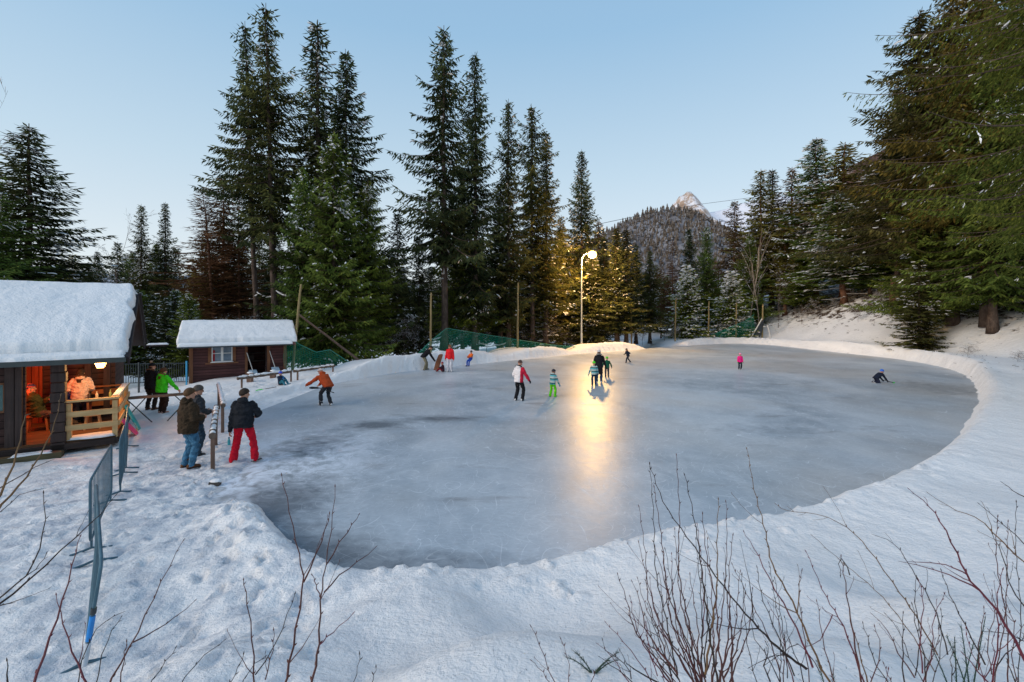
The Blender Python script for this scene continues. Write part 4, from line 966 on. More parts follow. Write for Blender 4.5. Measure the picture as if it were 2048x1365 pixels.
        sc(q); c_ = q.build(name, m, parent, angle=180)
        if pom:
            q = MB(); q.ell(HC + HM @ V(0, -.02, z0 * hs) + Mx @ V(0, 0, (r[2] + .035) * hs), (.055, .055, .055), None, 14, 9)
            sc(q); me_ = q
            for i, v in enumerate(me_.v): pass
            q.build('pompom', pom, c_)
        return c_
    hw = head.get('wear', 'hair'); m = head.get('mat')
    if hw == 'hair': capm('hair', m, (.092, .114, .112), R(100), R(head.get('tilt', 24)), .03)
    if hw == 'long':
        capm('hair', m, (.094, .116, .112), R(108), R(26), .028)
        q = MB(); q.sect([(hd(0, -.06, .02), hr * .085 * hs, hf * .05), (hd(0, -.075, -.09), hr * .09 * hs, hf * .045), (neck - Fw * .12 - U * .05, Rt * .08, Fw * .035), (neck - Fw * .14 - U * .14, Rt * .05, Fw * .02)], 12); sc(q); q.build('hair', m, T)
    if hw == 'beanie':
        capm('hat', m, (.089, .110, .112), R(84), R(head.get('tilt', 12)), .032, head.get('pom'), .014)
        if head.get('hair'): 
            q = MB(); q.sect([(hd(0, -.05, .0), hr * .08 * hs, hf * .055), (hd(0, -.06, -.10), hr * .085 * hs, hf * .05), (neck - Fw * .09 - U * .02, Rt * .07, Fw * .03)], 12); sc(q); q.build('hair', head['hair'], T)
    if hw == 'helmet':
        c_ = capm('helmet', m, (.105, .125, .115), R(92), R(8), .025, None, .008)
        q = MB(); q.tube([hd(-.095, 0, -.01), hd(-.07, .03, -.09), hd(0, .05, -.125), hd(.07, .03, -.09), hd(.095, 0, -.01)], .006, 6); sc(q); q.build('chin_strap', DARK, c_)
    if head.get('glasses'):
        q = MB()
        for s_ in (-1, 1):
            pts = [hd(s_ * .034 + .022 * math.cos(a), .104, .008 + .017 * math.sin(a)) for a in np.linspace(0, 2 * math.pi, 11)]; q.tube(pts, .0028, 5)
            q.tube([hd(s_ * .056, .102, .012), hd(s_ * .082, .0, .012)], .0028, 5)
        sc(q); q.build('glasses', DARK, T)
    def lp(v): return Vector(v) * k
    T['hand_r'] = 0; del T['hand_r']
    return T, lp(hR), lp(hL), k
def face(px, d, dirpx):  # yaw so that the figure faces along a compass bearing measured clockwise from +Y
    return -dirpx
HAIRD = fabric('dark_brown_hair', (.035, .022, .016), 0, .6); HAIRB = fabric('brown_hair', (.085, .045, .022), 0, .6); HAIRR = fabric('auburn_hair', (.14, .05, .022), 0, .6); HAIRG = fabric('greying_hair', (.09, .075, .065), 0, .6)
FUR = fabric('pale_fur', (.35, .24, .17), 0, .95, .4); FURB = fabric('brown_fur', (.14, .07, .04), 0, .95, .4)
BLK = fabric('black_cloth', (.013, .013, .016)); NAVY = fabric('navy_cloth', (.012, .018, .036)); CHAR = fabric('charcoal_trousers', (.03, .032, .038))
WSK = plain('white_skate_boot', (.62, .62, .62), .4); BSK = plain('black_skate_boot', (.02, .02, .022), .35)
BROWNB = fabric('brown_suede_boot', (.13, .055, .025), 0, .8)
G_ = 'spectators standing on the trodden snow'; K_ = 'people skating on the rink'
p = W(376, 938, 0)
person(0, 0, 1.84, -32, 'stout man in a dark brown hooded jacket and blue jeans with brown shoes', fabric('dark_brown_jacket', (.040, .026, .015)), fabric('blue_jeans', (.060, .165, .27), 0, .9, .45), dict(lean=2, hR=(.14, .24, 1.10), hL=(-.12, .25, 1.10), fR=(.10, .02, .09), fL=(-.11, -.02, .09), hem=.15, epole=(0, -1, -.6)), dict(mat=HAIRB, pitch=4, tilt=30), BROWNB, None, False, None, G_, 1.25, hood=True, fine=True, xy=(p.x, p.y))
p = W(391, 912, 0)
person(0, 0, 1.78, -40, 'man with glasses in a dark grey jacket half hidden behind the brown jacket man', fabric('charcoal_jacket', (.034, .036, .042)), fabric('dark_jeans', (.03, .055, .085)), dict(lean=4, hR=(.16, .27, 1.08), hL=(-.14, .27, 1.08), epole=(.2, -1, -.5)), dict(mat=HAIRG, pitch=8, glasses=True, tilt=20), None, None, False, None, G_, 1.22, fine=True, xy=(p.x, p.y))
p = W(487, 927, 0)
person(0, 0, 1.76, 14, 'man seen from behind in a black padded jacket and bright red ski trousers', fabric('black_puffer', (.016, .018, .023), 2.4), fabric('red_ski_trousers', (.52, .006, .022), 0, .7), dict(lean=2, hL=(-.30, .03, .76), hR=(.24, .22, 1.06), fR=(.24, .04, .09), fL=(-.22, 0, .09), toes=(30, -22), hem=.10, epole=(.3, -1, -.3)), dict(mat=HAIRD, yaw=-50, pitch=5, tilt=26), plain('silver_ski_boot', (.30, .31, .33), .4), None, False, None, G_, 1.19, hood=True, fine=True, xy=(p.x, p.y), flare=.022)
p = W(311, 826, 0)
person(0, 0, 1.74, 0, 'person in a black coat and black bobble hat leaning behind the green jacket', BLK, fabric('dark_brown_trousers', (.028, .017, .014)), dict(lean=5, hL=(-.25, .1, .78), hR=(.2, .2, .95)), dict(wear='beanie', mat=BLK, pom=FUR, yaw=-35, hair=HAIRD), BROWNB, None, False, None, G_, 1.0, hood=FURB, fine=True, xy=(p.x - .62, p.y + .55))
p = W(318, 829, 0)
person(0, 0, 1.62, -12, 'person in a bright green jacket with brown fur hood reaching out an arm', fabric('neon_green_jacket', (.05, .62, .02), 0, .75), fabric('dark_brown_trousers', (.028, .017, .014)), dict(lean=6, hR=(.50, .24, .90), hL=(-.2, .3, 1.0), fR=(.12, -.02, .09), fL=(-.13, .05, .09)), dict(wear='long', mat=HAIRB, yaw=-10), plain('pink_beige_boot', (.42, .25, .20), .6), None, False, None, G_, 1.12, hood=FURB, fine=True, xy=(p.x + .1, p.y))
# porch people
q_ = inside(-1.84, 1.82); 
man, *_ = person(0, 0, 1.76, 36 - 88, 'man seated in the red lit porch with folded arms, striped beanie and olive jacket', fabric('olive_puffer', (.055, .060, .022), 2.6), fabric('grey_brown_trousers', (.085, .065, .055)), dict(pel=(0, -.02, .53), lean=-14, kpole=(0, .3, 1), fR=(.14, .62, .09), fL=(-.10, .74, .09), hR=(-.10, .20, .90), hL=(.12, .22, .86), epole=(0, -.3, -1)), dict(wear='beanie', mat=stripes('striped_beanie', [(.04, .04, .12), (.4, .10, .10), (.05, .05, .14), (.05, .05, .14)], 12), pitch=-2), BROWNB, None, False, .30, None, 1.2, fine=True, xy=q_[:2])
q_ = inside(-1.02, 2.2)
person(0, 0, 1.66, 36 - 4, 'woman in a pale pink puffer jacket seen from behind at the porch table', fabric('pale_pink_puffer', (.62, .44, .36), 2.3), NAVY, dict(lean=5, hR=(.22, .26, 1.02), hL=(-.2, .2, 1.0)), dict(wear='long', mat=HAIRD), None, None, False, .30, None, 1.16, hood=fabric('dark_hood_lining', (.08, .04, .03)), fine=True, xy=q_[:2])
q_ = inside(-1.45, 2.55)
person(0, 0, 1.70, 36 - 60, 'person in a blue jacket mostly hidden behind the pink jacket woman', fabric('blue_jacket', (.02, .09, .38)), NAVY, dict(pel=(0, 0, .56), lean=8, kpole=(0, .3, 1), fR=(.12, .48, .09), fL=(-.12, .45, .09), hR=(.2, .4, .8), hL=(-.2, .4, .8)), dict(wear='hair', mat=HAIRD), None, None, False, .30, None, 1.05, xy=q_[:2])
# child in the snow with blue helmet
def stick(nm, lab, a, b, col=None, blade_at_b=True, grp=None):
    a = Vector(a); b = Vector(b); t_ = thing(nm, lab, 'hockey stick', a, 0, grp); d_ = b - a
    mb(lambda q: q.tube([(0, 0, 0), d_ * .96], .016, 6), 'shaft', DARK, t_)
    s_ = d_.normalized(); sd_ = V(-s_.y, s_.x, 0).normalized()
    q = MB(); q.sect([(d_ * .93, V(0, 0, .018), s_ * .02), (d_ + sd_ * .05, V(0, 0, .035), s_ * .03), (d_ + sd_ * .22 + s_ * .12, V(0, 0, .05), s_ * .03), (d_ + sd_ * .30 + s_ * .16, V(0, 0, .03), s_ * .02)], 8)
    q.build('stick_blade', col or plain('neon_green_plastic', (.06, .75, .08), .4), t_)
d_ = 22.4
person(562, d_, 1.15, -118, 'child with a blue helmet sitting in the snow under the log rail', fabric('navy_kid_jacket', (.015, .03, .06)), fabric('teal_kid_trousers', (.03, .16, .22)), dict(pel=(0, 0, .16), lean=-8, kpole=(0, .2, 1), fR=(.16, .66, .09), fL=(-.16, .62, .09), hR=(.1, .3, .5), hL=(-.06, .26, .58), tpitch=40), dict(wear='helmet', mat=plain('blue_helmet', (.015, .06, .50), .3)), plain('teal_boot', (.05, .25, .35), .5), fabric('blue_glove', (.03, .15, .35)), False, None, None, 1.1, kid=True)
a = W(553, 777, .22); b = W(524, 782, .12); stick('hockey_stick', 'black and green hockey stick lying beside the child under the rail', (a.x, a.y, surf(a.x, a.y) + .10), (b.x, b.y, surf(b.x, b.y) + .06), None)
d_ = W(0, 812, 0).y
person(652, d_, 1.72, 55, 'skater bending forward in an orange jacket with arms stretched out', fabric('orange_jacket', (.42, .065, .018)), CHAR, dict(pel=(0, -.12, .86), lean=48, fR=(.14, -.12, .09), fL=(-.12, .16, .09), hR=(.30, .95, .72), hL=(-.30, .88, .80), epole=(0, 0, -1), toes=(10, -5)), dict(wear='beanie', mat=fabric('white_cap', (.6, .5, .45)), pitch=34), WSK, None, True, 0, K_, 1.12, hood=True)
a = W(669, 775, .7); a = Vector((X(640, d_), d_ + .1, .78)); stick('hockey_stick', 'dark hockey stick held out by the orange jacket skater', Vector((X(668, d_ - .2), d_ - .2, .55)), Vector((X(637, d_ + .1), d_ + .1, .70)), DARK)
d_ = W(0, 741, 0).y
person(852, d_, 1.74, -78, 'adult in a black jacket and khaki trousers bending down at the snow bank', BLK, fabric('khaki_trousers', (.20, .18, .12)), dict(pel=(0, -.15, .92), lean=42, fR=(.1, -.1, .09), fL=(-.1, .05, .09), hR=(.15, .52, .68), hL=(-.15, .50, .66), epole=(0, -.3, -1)), dict(mat=HAIRD, pitch=30), None, BLK, True, 0, K_, 1.1)
person(886, W(0, 744, 0).y, 1.05, 75, 'child in a dark red hat sitting on the ice beside the wooden board', fabric('dark_plum_jacket', (.05, .02, .03)), fabric('dark_red_trousers', (.22, .015, .02)), dict(pel=(0, 0, .15), lean=5, kpole=(0, .2, 1), fR=(.14, .70, .09), fL=(-.14, .68, .09), hR=(.2, .35, .45), hL=(-.2, .35, .45), tpitch=50), dict(wear='beanie', mat=fabric('dark_red_hat', (.25, .01, .02))), BSK, BLK, True, 0, K_, 1.1, kid=True)
person(900, W(0, 744, 0).y, 1.68, -12 + 180, 'woman in a red jacket and white trousers standing near the net', fabric('red_jacket', (.68, .018, .025)), fabric('white_trousers', (.55, .55, .60)), dict(hR=(.28, .10, .84), hL=(-.27, .05, .82), lean=3), dict(wear='long', mat=HAIRR), WSK, None, True, 0, K_, 1.08, hood=True)
d_ = W(0, 733, 0).y
person(938, d_, 1.20, 180 - 30, 'child in an orange and blue suit leaning back on the snow bank', twotone('orange_blue_jacket', (.015, .06, .30), (.80, .16, .03), 2, .62), fabric('royal_blue_trousers', (.015, .075, .42)), dict(pel=(0, -.25, .72), lean=-16, fR=(.10, .22, .09), fL=(-.10, .16, .09), hR=(.1, .12, .95), hL=(-.1, .12, .92), epole=(0, -.5, -1)), dict(wear='beanie', mat=NAVY), BSK, fabric('orange_glove', (.5, .1, .02)), True, 0, K_, 1.08, kid=True)
d_ = W(0, 802, 0).y
TWO = NT('white_red_jacket'); 
def whitered():
    t = TWO; o = t.obj(); s_ = t.n('ShaderNodeSeparateXYZ'); t.l(o, s_.inputs[0])
    e = t.math('GREATER_THAN', t.math('ADD', s_.outputs[0], t.math('MULTIPLY', s_.outputs[1], .25)), .115); col = t.mix(e, (.74, .70, .70), (.58, .02, .05))
    return t.pbr(col, .85, t.bump(t.noise(14, o, 3), .5, .04), .15)
person(1038, d_, 1.70, -38, 'woman skater in a white and red jacket, black trousers and brown knit hat', whitered(), BLK, dict(lean=7, pel=(0, -.02, .92), fR=(.14, .06, .09), fL=(-.14, -.05, .09), hR=(.34, .30, .86), hL=(-.22, .10, .90)), dict(wear='beanie', mat=fabric('brown_knit', (.10, .06, .05)), pitch=14), WSK, BLK, True, 0, K_, 1.08, hood=fabric('black_hood', (.02, .02, .02)), fine=True)
d_ = W(0, 794, 0).y
BST = [(.10, .42, .46), (.02, .06, .08), (.45, .55, .50), (.35, .42, .42)]
person(1105, d_, 1.17, -42, 'child skater in bright green trousers and a teal striped jacket', stripes('teal_striped_jacket', BST, 5.5), fabric('lime_trousers', (.13, .62, .01)), dict(lean=10, fR=(.17, .05, .09), fL=(-.16, -.05, .09), hR=(.34, .30, .80), hL=(-.24, .2, .85)), dict(wear='helmet', mat=plain('black_helmet', (.02, .015, .02), .4)), plain('lime_skate', (.15, .5, .03), .5), fabric('teal_glove', (.04, .22, .30)), True, 0, K_, 1.08, kid=True, hood=True, flare=.015)
d_ = W(0, 766, 0).y
person(1198, d_, 1.72, -8, 'adult in a long black coat and white hat holding a child by the hand', BLK, fabric('dark_blue_jeans', (.02, .05, .10)), dict(hR=(.36, .12, .86), hL=(-.27, .05, .85)), dict(wear='beanie', mat=fabric('white_knit', (.6, .56, .55)), hair=HAIRB), WSK, BLK, True, 0, K_, 1.02, coat=.34, hood=fabric('grey_scarf', (.3, .28, .27)))
person(1188, W(0, 772, 0).y, 1.20, -5, 'child in a green cap, striped teal jacket and dark jeans skating away', stripes('teal_striped_jacket_two', BST, 5.5, .3), fabric('dark_kid_jeans', (.012, .035, .075)), dict(hL=(-.38, .12, .82), hR=(.30, .10, .85)), dict(wear='beanie', mat=fabric('green_cap', (.10, .68, .03))), BSK, fabric('teal_glove', (.04, .22, .30)), True, 0, K_, 1.1, kid=True)
person(1214, W(0, 755, 0).y, 1.14, -10, 'child in a green cap, dark green jacket and grey trousers held by the hand', fabric('dark_green_jacket', (.008, .085, .045)), fabric('dark_grey_trousers', (.05, .05, .055)), dict(hL=(-.36, .08, .98), hR=(.40, .05, .92)), dict(wear='beanie', mat=fabric('green_cap', (.10, .68, .03))), BSK, BLK, True, 0, K_, 1.08, kid=True)
person(1256, W(0, 726, 0).y, 1.10, 112, 'child in dark clothes striding across the far side of the ice', NAVY, NAVY, dict(pel=(0, 0, .86), lean=18, fR=(.10, -.42, .12), fL=(-.10, .34, .09), hR=(.22, .38, 1.0), hL=(-.2, .1, 1.0)), dict(wear='beanie', mat=fabric('dark_brown_cap', (.05, .03, .02))), BSK, BLK, True, 0, K_, 1.1, kid=True, hood=FURB)
person(1480, W(0, 740, 0).y, 1.06, 172, 'small child in a hot pink jacket standing alone on the ice', fabric('hot_pink_jacket', (.82, .02, .22)), NAVY, dict(hR=(.26, .1, .85), hL=(-.26, .1, .85), fR=(.12, 0, .09), fL=(-.10, 0, .09)), dict(wear='helmet', mat=fabric('pink_helmet', (.72, .30, .42))), WSK, fabric('green_mitten', (.06, .35, .1)), True, 0, K_, 1.15, kid=True)
d_ = W(0, 766, 0).y
person(1758, d_, 1.18, -82, 'child with a blue helmet kneeling on the ice near the right bank', NAVY, twotone('navy_white_trousers', (.02, .025, .05), (.02, .025, .045), 2, .3), dict(pel=(0, -.25, .42), lean=52, kpole=(0, 1, -.4), fR=(.12, -.52, .10), fL=(-.12, -.45, .10), hR=(.2, .52, .18), hL=(-.2, .50, .20), epole=(0, -.3, -1), tpitch=-60), dict(wear='helmet', mat=plain('sky_blue_helmet', (.02, .14, .60), .3), pitch=10), WSK, BLK, True, 0, K_, 1.12, kid=True)
stick('hockey_stick', 'black and green hockey stick on the ice before the kneeling child', Vector((X(1768, d_ - .1), d_ - .1, .16)), Vector((X(1787, d_ - .25), d_ - .25, .04)), None)

# ------------------------------------------------------------------ trees
def leafmat(name, c1, c2, c3):
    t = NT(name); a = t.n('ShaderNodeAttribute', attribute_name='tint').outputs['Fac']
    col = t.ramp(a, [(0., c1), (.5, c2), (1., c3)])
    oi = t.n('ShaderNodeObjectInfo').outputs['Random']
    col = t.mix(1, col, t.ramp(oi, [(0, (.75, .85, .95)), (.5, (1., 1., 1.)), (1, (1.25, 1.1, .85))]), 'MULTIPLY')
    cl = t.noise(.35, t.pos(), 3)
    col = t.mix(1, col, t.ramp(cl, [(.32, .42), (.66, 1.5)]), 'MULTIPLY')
    d = t.n('ShaderNodeBsdfDiffuse'); t.l(col, d.inputs[0]); tr = t.n('ShaderNodeBsdfTranslucent'); t.l(col, tr.inputs[0])
    mx = t.n('ShaderNodeMixShader'); mx.inputs[0].default_value = .32; t.l(d.outputs[0], mx.inputs[1]); t.l(tr.outputs[0], mx.inputs[2]); t.l(mx.outputs[0], t.out.inputs[0]); return t.m
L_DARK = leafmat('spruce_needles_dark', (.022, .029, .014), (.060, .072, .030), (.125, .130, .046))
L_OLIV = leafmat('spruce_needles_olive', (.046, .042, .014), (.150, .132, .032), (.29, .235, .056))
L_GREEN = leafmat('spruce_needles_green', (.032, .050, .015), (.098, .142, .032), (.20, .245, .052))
L_WARMD = leafmat('spruce_needles_warm_dark', (.026, .024, .010), (.080, .070, .023), (.165, .135, .042))
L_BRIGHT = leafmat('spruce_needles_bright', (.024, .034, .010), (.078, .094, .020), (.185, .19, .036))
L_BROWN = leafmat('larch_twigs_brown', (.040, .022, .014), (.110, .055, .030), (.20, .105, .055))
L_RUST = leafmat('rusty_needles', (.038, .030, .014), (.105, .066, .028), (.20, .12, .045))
def barkm(name, c, c2):
    t = NT(name); o = t.obj(); n = t.noise(3.5, t.map(o, (3, 3, .8)), 6, .7)
    return t.pbr(t.mix(t.ramp(t.noise(1.2, o, 3), [(.4, 0.), (.6, .5)]), t.ramp(n, [(.35, c2), (.65, c)]), tuple(v * .6 for v in c2)), .9, t.bump(n, .8, .05), .1)
BARK = barkm('spruce_bark', (.17, .125, .10), (.06, .042, .034)); BARKR = barkm('reddish_bark', (.30, .16, .10), (.12, .06, .04)); BIRCH = barkm('pale_bark', (.50, .42, .33), (.26, .19, .14))

def frame_from(T):
    ref = np.where(np.abs(T[:, 2:3]) > .9, np.array([[1., 0, 0]]), np.array([[0., 0, 1]]))
    A = np.cross(T, ref); A /= np.linalg.norm(A, axis=1, keepdims=True) + 1e-9; B = np.cross(A, T); return A, B
def tubes_np(P0, P1, r0, r1, seg=3):
    T = P1 - P0; T = T / (np.linalg.norm(T, axis=1, keepdims=True) + 1e-9); A, B = frame_from(T); n = len(P0); V = []
    for P, r in ((P0, r0), (P1, r1)):
        for k in range(seg):
            a = 2 * math.pi * k / seg; V.append(P + (A * math.cos(a) + B * math.sin(a)) * r[:, None])
    V = np.stack(V, 1).reshape(-1, 3); b = np.arange(n)[:, None] * seg * 2
    q = np.concatenate([b + np.array([[k, (k + 1) % seg, seg + (k + 1) % seg, seg + k]]) for k in range(seg)])
    return V, q
def spruce(seed, h=25.0, Rm=3.0, start=.2, dens=15, leaf=L_DARK, snow=.1, droop=.35, shape=.8, hang=.5, lf=.34, lw=.10, bark=BARK, irregular=.25, gap=0, ratio=1.0, bare=0):
    r = np.random.RandomState(seed); LV = []; LQ = []; LT = []; SV = []; SQ = []; nv = 0; ns = 0
    nb = int(h * dens * (1 - start) * .9)
    bP0 = []; bP1 = []; bR0 = []; bR1 = []; leaves = []; snowp = []
    sect_ = r.rand(12) * irregular * 2 - irregular
    for i in range(nb + bare):
        u = (i + r.rand()) / nb; isb = i >= nb
        if isb: u = -r.rand() * start / (1 - start) * .85
        t = start + (1 - start) * u ** 1.05 if not isb else start + (1 - start) * u
        z = t * h * .985; az = i * 2.39996 + r.uniform(-.4, .4)
        tt = (1 - max(0, u)) ** shape
        env = (.97 * tt + .03) * (1 if u > .12 else .72 + 2.3 * max(u, 0))
        L = Rm * env * r.uniform(.50, 1.12) * (1 + irregular * math.sin(az * 2 + z * .55 + seed) + sect_[int(z * 1.1) % 12])
        if r.rand() < gap: L *= .5
        if isb: L *= r.uniform(.25, .7)
        L = max(L, .12)
        dr = droop * (1 - .75 * max(u, 0)) * r.uniform(.6, 1.45); up0 = .55 * max(0, u) ** 1.5 - .1
        dh = np.array([math.cos(az), math.sin(az), 0]); side = np.array([-math.sin(az), math.cos(az), 0])
        m = max(3, int(L / .45) + 2); k = np.linspace(0, 1, m)
        bend = r.uniform(-.12, .12)
        pts = np.outer(k * L, dh) + np.outer((k ** 2) * L * bend, side)
        zz = z + L * (up0 * k - dr * k * 1.1 + dr * .55 * k ** 2.2 + .10 * k ** 3)
        pts[:, 2] = zz
        bP0.append(pts[:-1]); bP1.append(pts[1:]); rr = (.012 + (.011 if Rm < 6 else .006) * L) * (1 - k * .85); bR0.append(rr[:-1]); bR1.append(rr[1:])
        if isb:
            if r.rand() < snow * 1.3 + .1: snowp.append((pts, .05 + .03 * r.rand(), 0, 1))
            continue
        # side twigs
        st = .11 + .012 * L
        nt_ = max(3, int(L * .97 / st)); kk = np.linspace(.10 if L > 1 else .0, 1, nt_)
        base = np.stack([np.interp(kk, k, pts[:, j]) for j in range(3)], 1)
        for sg in (-1, 1):
            tl = (L * .30 * (1 - kk) ** .7 + .16) * r.uniform(.6, 1.15, nt_)
            ang = r.uniform(.55, 1.05, nt_)
            dirv = np.cos(ang)[:, None] * dh + sg * np.sin(ang)[:, None] * side
            dirv[:, 2] -= hang * r.uniform(.4, 1.3, nt_)
            dirv /= np.linalg.norm(dirv, axis=1, keepdims=True)
            nl = np.maximum(1, np.ceil(tl / (lf * .62)).astype(int))
            for j in range(nt_):
                a = np.arange(nl[j]); s_ = a / nl[j] * tl[j]
                p = base[j] + dirv[j] * s_[:, None]; p[:, 2] -= hang * .35 * s_ ** 2
                dd = np.repeat(dirv[j][None], nl[j], 0) + r.normal(0, .20, (nl[j], 3)); dd[:, 2] -= hang * .35
                leaves.append(np.concatenate([p, dd, np.full((nl[j], 1), .25 + .5 * kk[j])], 1))
        tipd = (pts[-1] - pts[-2]); tipd /= np.linalg.norm(tipd) + 1e-9
        leaves.append(np.array([[*pts[-1], *tipd, .9], [*(pts[-1] - tipd * lf * .5), *tipd, .8]]))
        if r.rand() < snow * 1.6 + .05:
            for _ in range(r.randint(2, 4 + int(7 * snow))):        # small uneven pads of snow resting on the bough and its side twigs
                kq = r.uniform(.2, .97); b0 = np.array([np.interp(kq, k, pts[:, j]) for j in range(3)])
                if r.rand() < .35: dv = dh.copy(); dv[2] = -dr * .5
                else: dv = dh * r.uniform(.5, .9) + side * r.choice([-1, 1]) * r.uniform(.4, .9); dv[2] = -hang * r.uniform(.2, .7)
                b0 = b0 + dv * r.uniform(0, .2) * L; e = b0 + dv * r.uniform(.12, .45) * (.6 + snow)
                mid_ = (b0 + e) / 2 + r.normal(0, .03, 3); snowp.append((np.array([b0, mid_, e]), r.uniform(.025, .075) * (1 + .5 * snow), 1, 1))
    Lf = np.concatenate(leaves); p = Lf[:, :3]; d = Lf[:, 3:6]; d /= np.linalg.norm(d, axis=1, keepdims=True); n = len(p)
    A, B = frame_from(d); ro = r.uniform(0, math.pi, n)[:, None]; w_ = A * np.cos(ro) + B * np.sin(ro)
    ln = (lf * r.uniform(.7, 1.3, n))[:, None]; wd = (lw * r.uniform(.6, 1.3, n))[:, None] * .5
    V = np.stack([p - d * ln * .05, p + d * ln * .4 + w_ * wd, p + d * ln, p + d * ln * .45 - w_ * wd], 1).reshape(-1, 3)
    q = np.arange(n * 4).reshape(-1, 4)
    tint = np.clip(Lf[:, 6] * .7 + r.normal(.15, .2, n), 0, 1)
    mi = ((vn(p[:, 0] * 1.1 + p[:, 2] * .9 + seed, p[:, 1] * 1.1 - p[:, 2] * .8) > .80 - .95 * snow) & (r.rand(n) < .22 + .45 * snow)).astype(int) * 2
    V_all = [V]; q_all = [q]; t_all = [tint]; m_all = [mi]; off = len(V)
    bv, bq = tubes_np(np.concatenate(bP0), np.concatenate(bP1), np.concatenate(bR0), np.concatenate(bR1)); V_all.append(bv); q_all.append(bq + off); off += len(bv); t_all.append(np.zeros(len(bq))); m_all.append(np.full(len(bq), 1))
    for pts, wd_, _, _ in snowp:        # snow lying along the branches: low domed strips
        T = np.gradient(pts, axis=0); T /= np.linalg.norm(T, axis=1, keepdims=True) + 1e-9; sd_ = np.cross(T, [0, 0, 1.]); sd_ /= np.linalg.norm(sd_, axis=1, keepdims=True) + 1e-9
        m = len(pts); prof = np.sin(np.linspace(.15, math.pi - .15, m)) ** .6 * r.uniform(.6, 1.3, m); up = np.array([0, 0, 1.])
        a = pts - sd_ * (wd_ * prof)[:, None] - up * .02; b = pts + up * (.05 + wd_ * .45 * prof)[:, None]; c = pts + sd_ * (wd_ * prof)[:, None] - up * .02
        vv = np.stack([a, b, c], 1).reshape(-1, 3); ii = np.arange(m - 1)[:, None] * 3
        qq = np.concatenate([ii + np.array([[0, 1, 4, 3]]), ii + np.array([[1, 2, 5, 4]]), ii + np.array([[2, 0, 3, 5]])])
        V_all.append(vv); q_all.append(qq + off); off += len(vv); t_all.append(np.zeros(len(qq))); m_all.append(np.full(len(qq), 2))
    me = fastmesh('crown', np.concatenate(V_all), np.concatenate(q_all), np.concatenate(m_all), np.concatenate(t_all))
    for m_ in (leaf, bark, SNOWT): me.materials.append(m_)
    tq = MB(); nn = 14; wv = r.uniform(-.05, .05, (nn, 2)) * h / 25; wv[0] = 0
    tq.tube([(wv[i][0], wv[i][1], h * i / (nn - 1)) for i in range(nn)], [max(.015, h * .0085 * ratio * (1 - .97 * (i / (nn - 1))) ** .85 + (.10 * h / 25 if i == 0 else 0)) for i in range(nn)], 9)
    tm = tq.mesh('trunk'); tm.shade_smooth(); tm.materials.append(bark)
    return dict(h=h, R=Rm, crown=me, trunk=tm, n=len(me.polygons))
SP = {}
SP['tall'] = spruce(11, 26, 2.9, .38, 15, L_DARK, .03, .55, .62, .8, .34, .10, irregular=.38, gap=.12, bare=40)
SP['tall2'] = spruce(12, 25, 2.5, .20, 16, L_DARK, .14, .42, .80, .6, .32, .10, irregular=.28, gap=.08, bare=20)
SP['broad'] = spruce(13, 24, 4.6, .08, 16, L_DARK, .16, .42, .95, .6, .36, .11, irregular=.16)
SP['bushy'] = spruce(14, 18, 3.6, .04, 21, L_GREEN, .16, .38, .78, .6, .32, .11, irregular=.2)
SP['ragged'] = spruce(15, 25, 3.2, .30, 16, L_DARK, .05, .60, .60, .9, .36, .10, irregular=.42, gap=.15, bare=40)
SP['dense'] = spruce(16, 25, 2.7, .14, 17, L_DARK, .06, .5, .72, .8, .34, .10, irregular=.3, gap=.08, bare=14)
SP['small'] = spruce(17, 14, 2.6, .03, 17, L_DARK, .22, .40, .85, .5, .30, .10, irregular=.2)
SP['snowy'] = spruce(18, 12, 3.4, .02, 19, L_GREEN, .52, .30, .85, .4, .28, .10, irregular=.15)
SP['snowline'] = spruce(19, 22, 3.6, .20, 16, L_GREEN, .46, .45, .80, .5, .34, .11, BARKR, .25, .1, 1.0, 16)
SP['warm'] = spruce(20, 22, 3.0, .22, 13, L_OLIV, .16, .45, .78, .6, .34, .11, BARKR, .28, .12, 1.0, 20)
SP['larch'] = spruce(21, 20, 3.0, .25, 12, L_BROWN, .05, .18, .75, .1, .34, .06, BARKR, .3, .1, .8, 10)
SP['rusty'] = spruce(22, 22, 3.1, .22, 12, L_RUST, .10, .45, .80, .6, .34, .10, BARKR, .28, .12, .9, 10)
SP['right'] = spruce(23, 26, 4.6, .24, 17, L_WARMD, .04, .55, .70, .9, .32, .10, BARK, .34, .14, 1.2, 14)
SP['green'] = spruce(24, 24, 4.2, .12, 20, L_GREEN, .07, .5, .72, .8, .30, .09, BARK, .25, .05)
